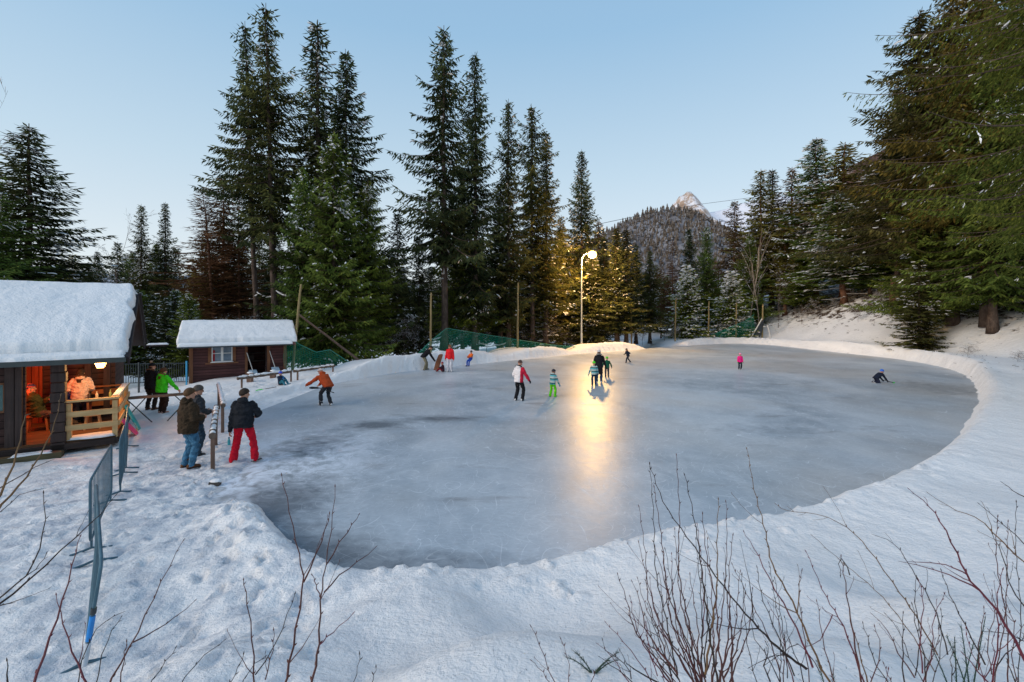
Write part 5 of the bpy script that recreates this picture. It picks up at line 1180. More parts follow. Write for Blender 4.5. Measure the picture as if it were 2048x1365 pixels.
def bare_tree(seed, h=10, mat=BIRCH, spread=.5, lv=4, snow=.3, nbr=16):
    r = np.random.RandomState(seed); P0 = []; P1 = []; R0 = []; R1 = []; S0 = []
    def grow(p, d, L, rad, l):
        n = 4; 
        for i in range(n):
            d2 = d + r.normal(0, .10, 3); d2 /= np.linalg.norm(d2); e = p + d2 * L / n; r2 = rad * (1 - .16 * (i + 1) / n * 3 / 2)
            P0.append(p); P1.append(e); R0.append(rad); R1.append(max(r2, .006)); 
            if l > 0:
                for _ in range(nbr // 8 if l < lv else nbr // 4):
                    if l == lv and i == 0: continue
                    q_ = r.normal(0, 1, 3); q_ -= d2 * q_.dot(d2); q_ /= np.linalg.norm(q_); nd = d2 * r.uniform(.5, .9) + q_ * spread; nd /= np.linalg.norm(nd)
                    grow(p + (e - p) * r.rand(), nd, L * r.uniform(.35, .55), max(.006, r2 * .42), l - 1)
            p = e; d = d2; rad = r2
    grow(np.zeros(3), np.array([0, 0, 1.]), h, h * .009, lv)
    P0 = np.array(P0); P1 = np.array(P1); R0 = np.array(R0); R1 = np.array(R1); v, q = tubes_np(P0, P1, R0, R1, 4); mi = np.zeros(len(q), int)
    sel = (r.rand(len(P0)) < snow) & (np.abs((P1 - P0)[:, 2]) < .75 * np.linalg.norm(P1 - P0, axis=1)); up = np.array([0, 0, .02])
    v2, q2 = tubes_np(P0[sel] + up, P1[sel] + up, R0[sel] + .008, R1[sel] + .008, 3)
    me = fastmesh('branches', np.concatenate([v, v2]), np.concatenate([q, q2 + len(v)]), np.concatenate([mi, np.ones(len(q2), int)]), np.zeros(len(q) + len(q2)))
    me.materials.append(mat); me.materials.append(SNOWT); return dict(h=float(max(P0[:, 2].max(), P1[:, 2].max())), mesh=me)
BT = {'birch': bare_tree(3, 10, BARK, .5, 4, .3, 8), 'thin': bare_tree(4, 9, BARK, .45, 3, .22, 8), 'brush': bare_tree(5, 4, BARK, .75, 3, .16, 16), 'poleb': bare_tree(6, 12, BIRCH, .28, 2, .1, 10)}
rt = random.Random(31)
def tree(kind, px, py, d, w, lab, group=None, base=None, lean=0, cat='spruce', pxb=None):
    s = SP[kind]; x, y = X(px, d), d; zb = (surf(x, y) if base is None else base) - .15; h = Z(py, d) - zb
    T = thing('spruce_tree' if kind not in ('larch',) else 'larch_tree', lab, cat if kind != 'larch' else 'larch', (x, y, zb), rt.uniform(0, 6.28), group)
    kz = h / s['h']; kx = (w * 1.22 * d / F / 2) / (s['R'] * .92) if w else kz
    for nm in ('trunk', 'crown'):
        o = bpy.data.objects.new(nm, s[nm]); COL.objects.link(o); o.parent = T
    T.scale = (kx, kx, kz)
    if pxb is not None:   # leaning trunk: base under another column
        bx = X(pxb, d); T.location.x = bx; T.location.z = (surf(bx, y) if base is None else base) - .15
        T.rotation_euler = (0, math.atan2(x - bx, h), 0)
    return T
def btree(kind, px, py, d, lab, group=None, sxy=1.0, base=None):
    s = BT[kind]; x, y = X(px, d), d; zb = (surf(x, y) if base is None else base) - .1; h = Z(py, d) - zb
    o = bpy.data.objects.new('bare_tree' if kind != 'brush' else 'bare_shrub', s['mesh']); COL.objects.link(o); k = h / s['h'] / .97; o.scale = (k * sxy, k * sxy, k); o.location = (x, y, zb); o.rotation_euler = (0, 0, rt.uniform(0, 6.28))
    return tag(o, lab, 'bare tree' if kind != 'brush' else 'shrub', group)
GA = 'tall spruces behind the small hut'; GB = 'tall spruces behind the green net'; GC = 'trees behind the far end of the rink'; GD = 'large trees on the right hillside'; GE = 'trees on the left behind the cabin'
tree('tall', 532, 6, 36, 150, 'tallest spruce of all, high thin crown above the small hut', GA, pxb=552)
tree('tall', 490, 42, 38, 118, 'slim spruce leaning just left of the tallest one', GA, pxb=516)
tree('tall2', 634, 40, 37, 165, 'second tallest spruce with a spiky tip, right of the tallest', GA)
tree('broad', 692, 98, 39, 236, 'wide cone shaped spruce with branches spreading right to the sky gap', GA)
tree('bushy', 668, 262, 33.5, 160, 'bushy green spruce with snow patches behind the fallen pole', GA)
tree('bushy', 606, 330, 34.5, 120, 'bushy green spruce directly behind the leaning yellowish pole', GA)
tree('green', 735, 360, 37, 120, 'mid height spruce right of the bushy snow patched one', GA)
tree('small', 795, 425, 40, 95, 'small dark spruce standing in the sky gap between the two tall groups', GA)
tree('small', 838, 470, 43, 80, 'short dark spruce left of the leaning net peak', GB)
tree('ragged', 888, 52, 40, 172, 'ragged tall spruce with drooping limbs reaching far left over the gap', GB)
tree('dense', 950, 104, 42, 120, 'tall spruce just right of the ragged one', GB)
tree('dense', 1017, 198, 44, 96, 'dark spruce third from the left in the middle group', GB)
tree('ragged', 1064, 208, 47, 118, 'spruce with a slender tip in the right half of the middle group', GB)
tree('tall2', 1092, 262, 48, 92, 'spruce partly hidden at the right edge of the middle group', GB)
tree('broad', 1163, 298, 54, 118, 'pointed spruce directly behind the glowing street lamp', GB)
tree('green', 925, 330, 43, 120, 'green spruce filling the lower middle group left of the net pole', GB)
tree('dense', 1000, 360, 45, 110, 'dark lower spruce behind the middle net pole', GB)
tree('warm', 1122, 430, 54, 90, 'olive lower spruce left of the street lamp', GB)
tree('warm', 1236, 462, 57, 80, 'olive spruce just right of the glowing lamp', GC)
tree('rusty', 1198, 440, 60, 80, 'brownish spruce behind the lamp glow', GC)
tree('thin' if False else 'dense', 1272, 488, 57, 66, 'dark spruce behind the thin pole right of the lamp', GC)
tree('dense', 1300, 500, 58, 62, 'dark spruce second right of the lamp, below the forested hill', GC)
tree('larch', 1345, 482, 66, 70, 'reddish brown larch left of the snowy firs', GC)
tree('larch', 1322, 520, 62, 50, 'small reddish larch beneath the forested hill', GC)
tree('dense', 1379, 456, 66, 62, 'dark pointed spruce behind the left snowy fir', GC)
tree('green', 1413, 452, 66, 64, 'dark green spruce between the two snowy firs', GC)
tree('snowy', 1374, 528, 58.5, 92, 'snow laden fir standing left at the far end', GC)
tree('snowy', 1462, 540, 59.5, 96, 'snow laden fir on the right beside the far green net', GC)
tree('rusty', 1469, 400, 70, 96, 'rusty brown spruce top right of the rocky mountain', GC)
tree('warm', 1522, 338, 66, 116, 'tall brownish spruce first in the row above the far net', GC)
tree('tall2', 1544, 338, 70, 84, 'dark spruce peeking out beside the tall brownish one', GC)
tree('rusty', 1584, 334, 68, 120, 'broad rusty spruce in the row above the goal frame', GC)
tree('snowline', 1632, 275, 62, 165, 'tall spruce with snow lined branches above the goal frame', GC)
tree('warm', 1689, 285, 60, 185, 'dark topped wide spruce beside the snow lined one', GC)
tree('snowline', 1672, 392, 55, 170, 'green spruce with bright snow lined branches and bare red trunk', GC, pxb=1688)
tree('warm', 1570, 440, 63, 90, 'olive spruce with a bare red trunk behind the goal frame', GC)
tree('green', 1500, 470, 64, 80, 'green spruce behind the right snowy fir', GC)
tree('green', 1605, 470, 61, 90, 'green spruce above the white goal pipe', GC)
tree('green', 1740, 420, 54, 110, 'green spruce at the foot of the snowy slope', GD)
tree('rusty', 1740, 330, 70, 150, 'brown spruce in the gap before the large right trees', GD)
for i, (a, b, d, k) in enumerate(((1428, 480, 66, 'poleb'), (1504, 430, 61, 'poleb'), (1515, 470, 60, 'poleb'), (1480, 480, 62, 'birch'), (1556, 490, 60, 'birch'), (1590, 500, 63, 'poleb'))):
    btree(k, a, b, d, ['thin pale bare tree above the gap between the firs', 'pale slim bare trunk just right of the right snowy fir', 'second pale bare trunk beside the far green net', 'bare pale tree behind the right snowy fir', 'bare branching tree left of the goal frame', 'slim bare trunk above the goal frame'][i], 'bare trees behind the far end', .8)
tree('right', 1838, 28, 42, 300, 'huge dark spruce whose edge marks the left side of the right-hand forest', GD, pxb=1850)
tree('right', 1905, -60, 38, 230, 'very tall spruce behind the overhanging green one', GD)
tree('right', 1795, 205, 50, 120, 'reddish trunked spruce rising above the snowy slope', GD)
tree('green', 1985, 90, 34, 230, 'dense green spruce in the upper right forest', GD)
tree('right', 2080, -100, 36, 300, 'tall spruce at the right edge of the picture', GD)
tree('green', 1850, 330, 39, 150, 'low spruce reaching down to the bank at the right', GD)
tree('small', 1838, 520, 37, 110, 'small snow speckled spruce at the foot of the right slope', GD)
tree('green', 1960, 300, 44, 190, 'dark green spruce deep in the right forest', GD)
tree('right', 2030, 250, 48, 190, 'shadowed spruce on the slope at the far right', GD)
tree('green', 2110, 330, 34, 200, 'green spruce spreading in from the right edge', GD)
# near overhanging spruce: finer needles
SP['near'] = spruce(40, 22, 6.2, .36, 22, L_BRIGHT, .02, .62, .35, .8, .17, .045, BARK, .30, .15, 1.2, 6)
tree('right', 1975, -260, 35, 270, 'tall dark spruce just behind the overhanging boughs', GD)
NT_ = tree('near', 2290, -560, 14.5, None, 'nearest spruce whose bright green boughs hang in from the right edge', GD)
NT_.scale = (1, 1, NT_.scale.z)
NT_ = tree('near', 2230, -330, 21, None, 'green spruce with hanging boughs behind the nearest one at the right edge', GD)
NT_.scale = (.95, .95, NT_.scale.z)
# left
tree('broad', 58, 248, 27, 330, 'large dark spruce rising directly behind the snowy cabin roof', GE)
tree('green', -40, 330, 24, 260, 'dark spruce cut by the left edge of the picture', GE)
tree('tall2', 283, 408, 42, 62, 'slim spruce between the cabin and the hut, left of a pair', GE)
tree('tall2', 330, 404, 43, 66, 'slim spruce right of a pair behind the metal fence', GE)
tree('larch', 405, 372, 40, 160, 'brown larch with a slanting trunk above the hut roof', GE, pxb=436)
tree('rusty', 447, 348, 42, 160, 'brown spruce left of the tallest spruces', GE)
tree('larch', 478, 380, 41, 110, 'orange brown larch in front of the tall spruce trunks', GE)
btree('birch', 235, 418, 36, 'frosty bare tree between the large left spruce and the slim pair', None, 1.0)
btree('birch', -55, 190, 17, 'bare twigs of a leafless tree at the far left above the cabin', None, .7)
# many more trunks in the wood behind
def wood_tree(k, px, py, d, w, lab, grp): tree(k, px, py, d, w, lab, grp)
for i in range(70):
    px = -60 + i * 19 + rt.uniform(-12, 12); d = 40 + rt.uniform(0, 18) + max(0, px) * .008
    py = rt.uniform(450, 545) if not 770 < px < 850 else rt.uniform(530, 590)
    if px < 400: py = rt.uniform(480, 580)
    k = rt.choice(['small', 'dense', 'broad', 'small', 'bushy', 'dense', 'warm'])
    wood_tree(k, px, py, d, rt.uniform(70, 115), 'dark tree in the dense wood behind the left and middle spruces', 'dense wood on the left and behind the middle')
for i in range(26):
    px = 1180 + i * 23 + rt.uniform(-10, 10); d = 70 + rt.uniform(0, 16)
    wood_tree(rt.choice(['dense', 'green', 'rusty', 'warm', 'larch']), px, rt.uniform(500, 560) - max(0, px - 1450) * .35, d, rt.uniform(60, 95), 'tree in the wood beyond the far end trees', 'wood beyond the far end')
for i in range(26):
    px = 1780 + rt.uniform(0, 360); d = rt.uniform(48, 74)
    wood_tree(rt.choice(['green', 'right', 'dense', 'warm']), px, rt.uniform(120, 420), d, rt.uniform(100, 170), 'tree standing deep inside the right hillside forest', 'depth of the right hillside forest')
for i in range(38):
    px = 240 + i * 31 + rt.uniform(-12, 12); d0 = np.interp(px, [200, 480, 830, 900, 1200, 1500], [30, 32, 36, 39, 51, 60]); d = d0 + rt.uniform(0, 4)
    btree(rt.choice(['brush', 'brush', 'thin']), px, rt.uniform(610, 670) if px < 1100 else rt.uniform(625, 665), d, 'snow dusted leafless undergrowth along the edge of the wood behind the rink', 'leafless undergrowth behind the rink', rt.uniform(.8, 1.6))
for i in range(16):
    px = 1600 + rt.uniform(0, 240); d = rt.uniform(46, 58)
    x = X(px, d); o = bpy.data.objects.new('bare_shrub', BT['brush']['mesh']); COL.objects.link(o); k = rt.uniform(.25, .5); o.scale = (k, k, k); o.location = (x, d, surf(x, d) - .05); o.rotation_euler = (0, 0, rt.uniform(0, 6))
    tag(o, 'low reddish brown bare brush on the snowy slope', 'shrub', 'bare brush on the snowy slope')
for i in range(14):
    px = 215 + i * 13 + rt.uniform(-6, 6); d = rt.uniform(27, 33)
    wood_tree(rt.choice(['small', 'bushy', 'broad']), px, rt.uniform(560, 625), d, rt.uniform(60, 95), 'young dark tree in the thicket behind the metal fence', 'thicket behind the metal fence')
st_ = Vector((X(1793, 47), 47, 0)); st_.z = surf(st_.x, st_.y) - .2
sp2 = thing('tree_stump', 'reddish tree stump with a snow cap below the right hand forest', 'stump', st_)
mb(lambda q: q.tube([(0, 0, 0), (0, 0, .5), (0, 0, 2.6), (0, 0, 2.7)], [.85, .58, .50, .46], 14), 'stem', BARKR, sp2)
q = MB(); q.ell((0, 0, 2.7), (.55, .55, .2)); q.build('snow_cap', SNOWR, sp2)

# ------------------------------------------------------------------ foreground twigs
TWR = plain('red_brown_twig', (.075, .024, .020), .5, 0, .3, .3, 14); TWM = plain('crimson_twig', (.105, .016, .026), .45, 0, .3, .3, 14); TWO_ = plain('ochre_twig', (.13, .072, .030), .55, 0, .3, .25, 14)
TWB = plain('dark_brown_twig', (.032, .020, .016), .7, 0, .3, .3, 14); BUD = plain('bud', (.20, .06, .04), .5)
rw = random.Random(77)
def stem(parent, pts, d0, d1, r0, mat, branches=0, name='stem', r1=.0011, org=None, kink=1.0):
    """pts: points of the stem as seen, base first; d0..d1 distance of base and tip"""
    n = len(pts); base = [Pd(px, py, d0 + (d1 - d0) * (k / (n - 1))) for k, (px, py) in enumerate(pts)]
    # resample with slight kinks at the nodes
    P = []; m = max(6, int(sum((base[i + 1] - base[i]).length for i in range(n - 1)) / .055))
    for k in range(m + 1):
        u = k / m * (n - 1); i = min(int(u), n - 2); f = u - i
        a = base[max(i - 1, 0)]; b = base[i]; c = base[i + 1]; e = base[min(i + 2, n - 1)]
        p = .5 * ((2 * b) + (c - a) * f + (2 * a - 5 * b + 4 * c - e) * f * f + (3 * b - a - 3 * c + e) * f ** 3)
        kk = .0035 * kink * ((k % 2) * 2 - 1) if 0 < k < m else 0
        P.append(p + Vector((kk + rw.uniform(-.0015, .0015), 0, rw.uniform(-.0015, .0015))))
    o0 = parent.location; q = MB()
    r0 *= .95; rad = [r0 + (r1 - r0) * (k / m) ** .8 for k in range(m + 1)]
    q.tube([p - o0 for p in P], rad, 6)
    for k in range(2, m + 1):
        if rw.random() < .55 or k == m:
            d_ = (P[k] - P[k - 1]).normalized(); s_ = rw.choice((-1, 1)); sd_ = Vector((s_ * .8, .2, 0)) + d_
            rr = max(.0026, rad[k] * 1.05)
            if k == m: sd_ = d_
            q.sect([(P[k] - o0 - sd_ * .001, Vector((rr * .6, 0, 0)), Vector((0, rr * .6, 0))), (P[k] - o0 + sd_.normalized() * .006, Vector((rr * 1.1, 0, 0)), Vector((0, rr * 1.1, 0))), (P[k] - o0 + sd_.normalized() * .017, Vector((rr * .25, 0, 0)), Vector((0, rr * .25, 0)))], 5)
    for _ in range(branches):
        k = rw.randint(int(m * .25), int(m * .85)); p = P[k]; d_ = (P[min(k + 2, m)] - P[k - 1]).normalized(); s_ = rw.choice((-1, 1)); L = (P[-1] - P[k]).length * rw.uniform(.25, .6)
        cr = Vector((d_.z * s_, rw.uniform(-.3, .3), -d_.x * s_)); e = []
        for i in range(7):
            u = i / 6; e.append(p - o0 + d_ * L * u * .85 + cr * L * .55 * u ** .8 + Vector((rw.uniform(-.003, .003), 0, .04 * L * u * u)))
        q.tube(e, [max(.0009, rad[k] * .62 * (1 - u / 7)) for u in range(7)], 5)
        q.sect([(e[-1], Vector((.0018, 0, 0)), Vector((0, .0018, 0))), (e[-1] + d_ * .012, Vector((.0006, 0, 0)), Vector((0, .0006, 0)))], 5)
    return q.build(name, mat, parent)
def shrub(lab, px, d, stems, grp='leafless shrubs in the foreground snow'):
    """stems: (points, d_base, d_tip, radius, material, branches)"""
    x = X(px, d); t = thing('leafless_shrub', lab, 'shrub', (x, d, GZs(x, d)), 0, grp)
    for s in stems: stem(t, *s)
    return t
shrub('two thick ochre tipped twigs in front of the cabin at the left edge', -60, 2.2, [
    ([(-60, 1080), (0, 990), (35, 905), (48, 840), (60, 828)], 2.2, 2.5, .0085, TWO_, 0), ([(-70, 1120), (0, 1015), (60, 945), (105, 860), (122, 792)], 2.2, 2.6, .0085, TWO_, 0),
    ([(-40, 1000), (20, 965), (70, 935), (105, 920)], 2.3, 2.6, .004, TWB, 0), ([(-40, 1050), (0, 1025), (40, 990), (88, 978)], 2.3, 2.5, .003, TWB, 0)])
shrub('arching dark twigs crossing the left edge before the blue taped barrier', -80, 2.0, [
    ([(-80, 1260), (0, 1195), (60, 1140), (88, 1060), (87, 988)], 2.0, 2.2, .006, TWB, 1), ([(-60, 1250), (0, 1208), (70, 1150), (140, 1085), (200, 1030), (230, 992)], 2.0, 2.4, .0065, TWB, 1),
    ([(40, 1160), (70, 1140), (92, 1110)], 2.2, 2.3, .003, TWB, 0), ([(5, 1420), (14, 1365), (14, 1323)], 1.9, 1.9, .006, TWB, 0), ([(-50, 1225), (-5, 1213), (25, 1206)], 2.0, 2.1, .003, TWB, 0)])
shrub('purple red twigs in front of the near barrier', 80, 1.9, [
    ([(50, 1420), (78, 1340), (105, 1260), (132, 1180), (150, 1110), (160, 1075)], 1.8, 2.1, .007, TWM, 0), ([(190, 1400), (165, 1350), (140, 1290), (122, 1230), (113, 1192)], 1.9, 2.1, .0055, TWM, 1),
    ([(200, 1420), (228, 1350), (265, 1285), (300, 1210), (335, 1140), (366, 1083)], 1.9, 2.3, .006, TWR, 0), ([(266, 1285), (310, 1262), (350, 1235), (388, 1204)], 2.0, 2.2, .0035, TWR, 0),
    ([(150, 1400), (162, 1330), (185, 1270), (215, 1240), (245, 1226)], 2.0, 2.3, .0028, TWB, 0), ([(190, 1380), (205, 1310), (225, 1260), (243, 1234)], 2.0, 2.3, .0026, TWB, 0),
    ([(280, 1400), (320, 1340), (350, 1298)], 2.0, 2.2, .0026, TWB, 0), ([(340, 1400), (390, 1330), (448, 1281)], 2.0, 2.3, .0028, TWB, 0), ([(236, 1400), (247, 1320), (253, 1285)], 2.0, 2.1, .003, TWR, 1)])
shrub('pair of tall red brown stems rising over the ice edge left of centre', 570, 2.0, [
    ([(555, 1420), (572, 1360), (590, 1270), (606, 1165), (596, 1100), (578, 1020), (564, 952)], 1.95, 2.25, .0068, TWR, 2), ([(607, 1165), (632, 1110), (650, 1060), (659, 1030)], 2.1, 2.25, .0045, TWR, 0),
    ([(612, 1420), (630, 1340), (638, 1280), (642, 1200), (650, 1140), (664, 1050), (670, 975)], 1.95, 2.3, .0068, TWR, 1), ([(648, 1185), (680, 1150), (715, 1125), (750, 1097)], 2.1, 2.3, .004, TWR, 0),
    ([(652, 1130), (680, 1085), (705, 1050), (717, 1030)], 2.1, 2.3, .0035, TWR, 0), ([(508, 1420), (508, 1340), (503, 1260), (492, 1190), (487, 1162)], 2.0, 2.2, .0045, TWR, 1),
    ([(510, 1350), (550, 1290), (575, 1230), (589, 1190)], 2.05, 2.3, .003, TWB, 0), ([(640, 1290), (665, 1265), (704, 1230)], 2.0, 2.1, .003, TWM, 0), ([(530, 1360), (545, 1300), (548, 1262)], 2.0, 2.1, .003, TWR, 1),
    ([(640, 1195), (632, 1170), (625, 1152)], 2.0, 2.1, .003, TWR, 0), ([(470, 1400), (500, 1340), (528, 1315)], 2.0, 2.1, .0022, TWB, 0), ([(445, 1400), (470, 1350), (487, 1310)], 2.0, 2.1, .0022, TWB, 0), ([(700, 1400), (712, 1350), (720, 1310)], 2.0, 2.1, .0022, TWB, 0), ([(735, 1400), (745, 1360), (752, 1335)], 2.0, 2.1, .0022, TWB, 0)])
shrub('small faint twigs at the bottom centre', 1110, 2.3, [([(1125, 1400), (1098, 1340), (1080, 1290), (1063, 1255)], 2.3, 2.4, .0028, TWR, 1), ([(1135, 1400), (1138, 1330), (1122, 1280)], 2.3, 2.4, .0026, TWR, 1), ([(1110, 1380), (1085, 1345), (1064, 1322)], 2.3, 2.4, .0022, TWR, 0), ([(1170, 1400), (1188, 1350), (1190, 1345)], 2.3, 2.35, .0024, TWR, 0)])
# dense clump, right of centre
cl = []
tips = [(1353, 912), (1300, 930), (1308, 975), (1278, 1015), (1370, 952), (1437, 1000), (1452, 1005), (1405, 1030), (1277, 1086), (1265, 1165), (1236, 1150), (1275, 1158), (1300, 1158), (1318, 1150), (1325, 1105), (1395, 1050), (1392, 1080),
        (1466, 1072), (1480, 1145), (1343, 1110), (1330, 1100), (1415, 1080), (1350, 1060), (1448, 1150), (1290, 1230), (1260, 1195), (1345, 1180), (1380, 1150), (1410, 1130), (1240, 1300), (1365, 1220), (1430, 1230), (1490, 1190), (1505, 1180), (1455, 1190), (1310, 1095)]
for i, (tx, ty) in enumerate(tips):
    bx_ = 1405 + (tx - 1360) * .42 + rw.uniform(-28, 28); by_ = 1372 + rw.uniform(-25, 25); dd = rw.uniform(2.35, 2.75)
    mx_ = tx + (bx_ - tx) * .42 + (-12 if tx < 1360 else 8); my_ = ty + (by_ - ty) * .5
    cl.append(([(bx_, by_), ((bx_ + mx_) / 2 + rw.uniform(-5, 5), (by_ + my_) / 2), (mx_, my_), ((mx_ + tx) / 2 + rw.uniform(-6, 6), (my_ + ty) / 2), (tx, ty)], dd, dd + rw.uniform(-.1, .3), rw.uniform(.0042, .0066), rw.choice((TWR, TWR, TWB, TWM, TWO_ if i % 5 == 0 else TWR)), rw.choice((0, 0, 1, 1, 2))))
shrub('dense clump of upright red brown stems in the right foreground', 1400, 2.55, cl)
shrub('tall ochre stem with crossing side shoots right of the dense clump', 1600, 2.5, [
    ([(1690, 1420), (1640, 1330), (1588, 1210), (1545, 1130), (1530, 1060), (1510, 985), (1494, 900)], 2.5, 2.7, .0078, TWO_, 3), ([(1625, 1335), (1590, 1250), (1545, 1170), (1510, 1100), (1488, 1066)], 2.5, 2.7, .006, TWM, 1),
    ([(1612, 1338), (1550, 1290), (1480, 1215), (1400, 1110), (1330, 1010), (1300, 930)], 2.6, 2.5, .0085, TWB, 4), ([(1560, 1345), (1535, 1270), (1500, 1200), (1465, 1130)], 2.6, 2.7, .004, TWR, 1), ([(1625, 1420), (1612, 1300), (1598, 1190), (1604, 1143)], 2.6, 2.7, .0035, TWR, 0),
    ([(1615, 1338), (1560, 1310), (1500, 1335)], 2.6, 2.55, .0035, TWB, 2), ([(1640, 1345), (1600, 1290), (1560, 1310), (1530, 1330)], 2.6, 2.5, .003, TWB, 2)])
shrub('red shoots with a broken bent twig among pale grasses', 1740, 2.5, [
    ([(1735, 1420), (1715, 1320), (1700, 1230), (1688, 1150), (1682, 1115)], 2.4, 2.6, .006, TWR, 1), ([(1740, 1400), (1690, 1260), (1650, 1190), (1613, 1105)], 2.45, 2.6, .005, TWM, 2), ([(1745, 1400), (1728, 1340), (1700, 1230)], 2.4, 2.5, .006, TWO_, 0),
    ([(1700, 1150), (1685, 1118), (1678, 1128), (1681, 1150)], 2.5, 2.5, .003, TWB, 0), ([(1665, 1230), (1640, 1280), (1615, 1293)], 2.5, 2.4, .003, TWM, 0), ([(1720, 1420), (1760, 1310), (1750, 1255)], 2.4, 2.5, .004, TWR, 1),
    ([(1680, 1400), (1650, 1300), (1634, 1205)], 2.45, 2.6, .0045, TWR, 1), ([(1800, 1400), (1780, 1360), (1768, 1330)], 2.3, 2.4, .003, TWR, 0), ([(1775, 1440), (1765, 1400), (1776, 1340)], 2.3, 2.3, .003, TWM, 0)])
shrub('long arching pale brown twigs hanging down the right slope', 1880, 2.7, [
    ([(1875, 1310), (1830, 1230), (1795, 1180), (1745, 1110), (1700, 1060), (1640, 1030), (1575, 1022), (1553, 1010)], 2.7, 2.9, .0042, TWO_, 5), ([(1895, 1310), (1870, 1220), (1830, 1150), (1790, 1090), (1748, 1070)], 2.7, 2.9, .004, TWB, 2),
    ([(1870, 1345), (1810, 1250), (1750, 1180), (1690, 1130), (1625, 1072)], 2.6, 2.8, .0032, TWO_, 3), ([(1970, 1330), (1930, 1250), (1900, 1190), (1883, 1143)], 2.6, 2.7, .0045, TWB, 1)])
shrub('strong purple red branching shrub at the right edge', 2050, 2.4, [
    ([(2080, 1380), (2035, 1290), (1985, 1210), (1940, 1160), (1915, 1110), (1885, 1050), (1855, 1010), (1820, 980)], 2.3, 2.5, .0085, TWM, 2), ([(1958, 1180), (1920, 1160), (1870, 1140), (1802, 1124)], 2.4, 2.5, .005, TWM, 1), ([(1935, 1150), (1890, 1130), (1822, 1124)], 2.4, 2.5, .004, TWM, 0),
    ([(2090, 1160), (2010, 1090), (1960, 1040), (1910, 1020), (1858, 988)], 2.4, 2.6, .0045, TWO_, 4), ([(2100, 1260), (2030, 1190), (2005, 1110), (1985, 1070)], 2.4, 2.5, .0042, TWB, 1), ([(2070, 1110), (2030, 1070), (1960, 1010)], 2.4, 2.5, .0035, TWB, 2),
    ([(2090, 1010), (2040, 990), (2008, 968)], 2.4, 2.5, .004, TWB, 0), ([(2060, 1420), (2020, 1340), (2015, 1310)], 2.2, 2.3, .004, TWB, 1), ([(2020, 1420), (1975, 1365), (1930, 1312)], 1.6, 1.7, .005, TWM, 0), ([(2080, 1300), (2020, 1270), (1975, 1264)], 2.3, 2.4, .003, TWB, 1)])
for (px, d, lab, n, x0, x1, y0, y1) in ((1560, 2.6, 'thin dark stems between the dense clump and the tall ochre stem', 9, 1480, 1640, 1120, 1290), (1830, 2.5, 'scattered thin red stems on the lower right snow', 11, 1720, 1930, 1130, 1300), (1990, 2.6, 'tangle of thin brown twigs at the right edge of the snow', 10, 1900, 2060, 1000, 1260), (1330, 2.6, 'short thin stems left of the dense clump', 8, 1190, 1330, 1190, 1320)):
    ss = []
    for _ in range(n):
        tx, ty = rw.uniform(x0, x1), rw.uniform(y0, y1); bx_ = px + (tx - px) * .3 + rw.uniform(-30, 60); by_ = 1390 + rw.uniform(-50, 20); dd = d + rw.uniform(-.2, .2)
        ss.append(([(bx_, by_), (bx_ * .6 + tx * .4 + rw.uniform(-12, 12), by_ * .6 + ty * .4), (bx_ * .25 + tx * .75 + rw.uniform(-10, 10), by_ * .25 + ty * .75), (tx, ty)], dd, dd + rw.uniform(0, .25), rw.uniform(.0026, .0048), rw.choice((TWR, TWB, TWM, TWB)), rw.choice((1, 2, 3))))
    shrub(lab, px, d, ss)
# bits of twig and needle lying on the snow
q = MB()
for _ in range(900):
    if rw.random() < .6: x, y, L = rw.uniform(-.5, 4.5), rw.uniform(2.4, 5.2), rw.uniform(.006, .022)
    else: x, y, L = rw.uniform(24, 40), rw.uniform(20, 46), rw.uniform(.05, .22)
    z = GZs(x, y); a = rw.uniform(0, 6.28); v = Vector((math.cos(a), math.sin(a), rw.uniform(0, .3))) * L; c = Vector((x, y, z + .002)); r_ = L * .06
    q.tube([c, c + v * .5 + Vector((0, 0, r_)), c + v], [r_, r_, r_ * .5], 3, cap=False)
o_ = q.build('twig_litter', TWB, None, smooth=False); tag(o_, 'tiny bits of twig and needle scattered over the snow', 'litter', None, 'stuff')
# green spruce sprigs poking out of the snow
NEED = plain('sprig_needles', (.022, .050, .030), .7)
def sprig(lab, px, py, d, L, dirs):
    p = Pd(px, py, d); z = GZs(p.x, p.y); t = thing('spruce_sprig', lab, 'sprig', (p.x, p.y, z - .02), 0, 'green spruce sprigs in the snow')
    for k, (a, e) in enumerate(dirs):
        pts = [Vector((0, 0, 0)) + Vector((math.cos(a) * L * u, .2 * L * u, L * (e * u - .45 * u * u) + max(0, (p.z - z)) * .5 * u)) for u in np.linspace(0, 1, 8)]
        q = MB(); q.tube(pts, [.004 * (1 - u * .7) + .001 for u in np.linspace(0, 1, 8)], 5)
        for i in range(60):
            u = rw.random(); c = pts[0] if False else pts[min(7, int(u * 7))].lerp(pts[min(7, int(u * 7) + 1)], u * 7 - int(u * 7)); an = rw.uniform(0, 6.28)
            tdir = (pts[-1] - pts[0]).normalized(); v_ = Vector((rw.uniform(-1, 1), rw.uniform(-1, 1), rw.uniform(-1, 1))).normalized() * .8 + tdir * .7; e_ = c + v_ * .026
            s_ = v_.cross(Vector((0, 1, .3))).normalized() * .0016; q.add([c - s_, c + s_, e_ + s_ * .4, e_ - s_ * .4], [(0, 1, 2, 3)])
        q.build('twig', NEED, t, smooth=False)
sprig('small dark green sprig alone in the snow at the bottom centre', 1187, 1316, 3.3, .20, [(.2, .9), (2.9, .7), (2.3, .9), (.9, .6), (-.3, .6)])
sprig('green sprig at the foot of the dense clump of stems', 1440, 1330, 2.8, .17, [(.4, .9), (2.6, 1.0), (1.6, 1.2), (3.0, .5)])
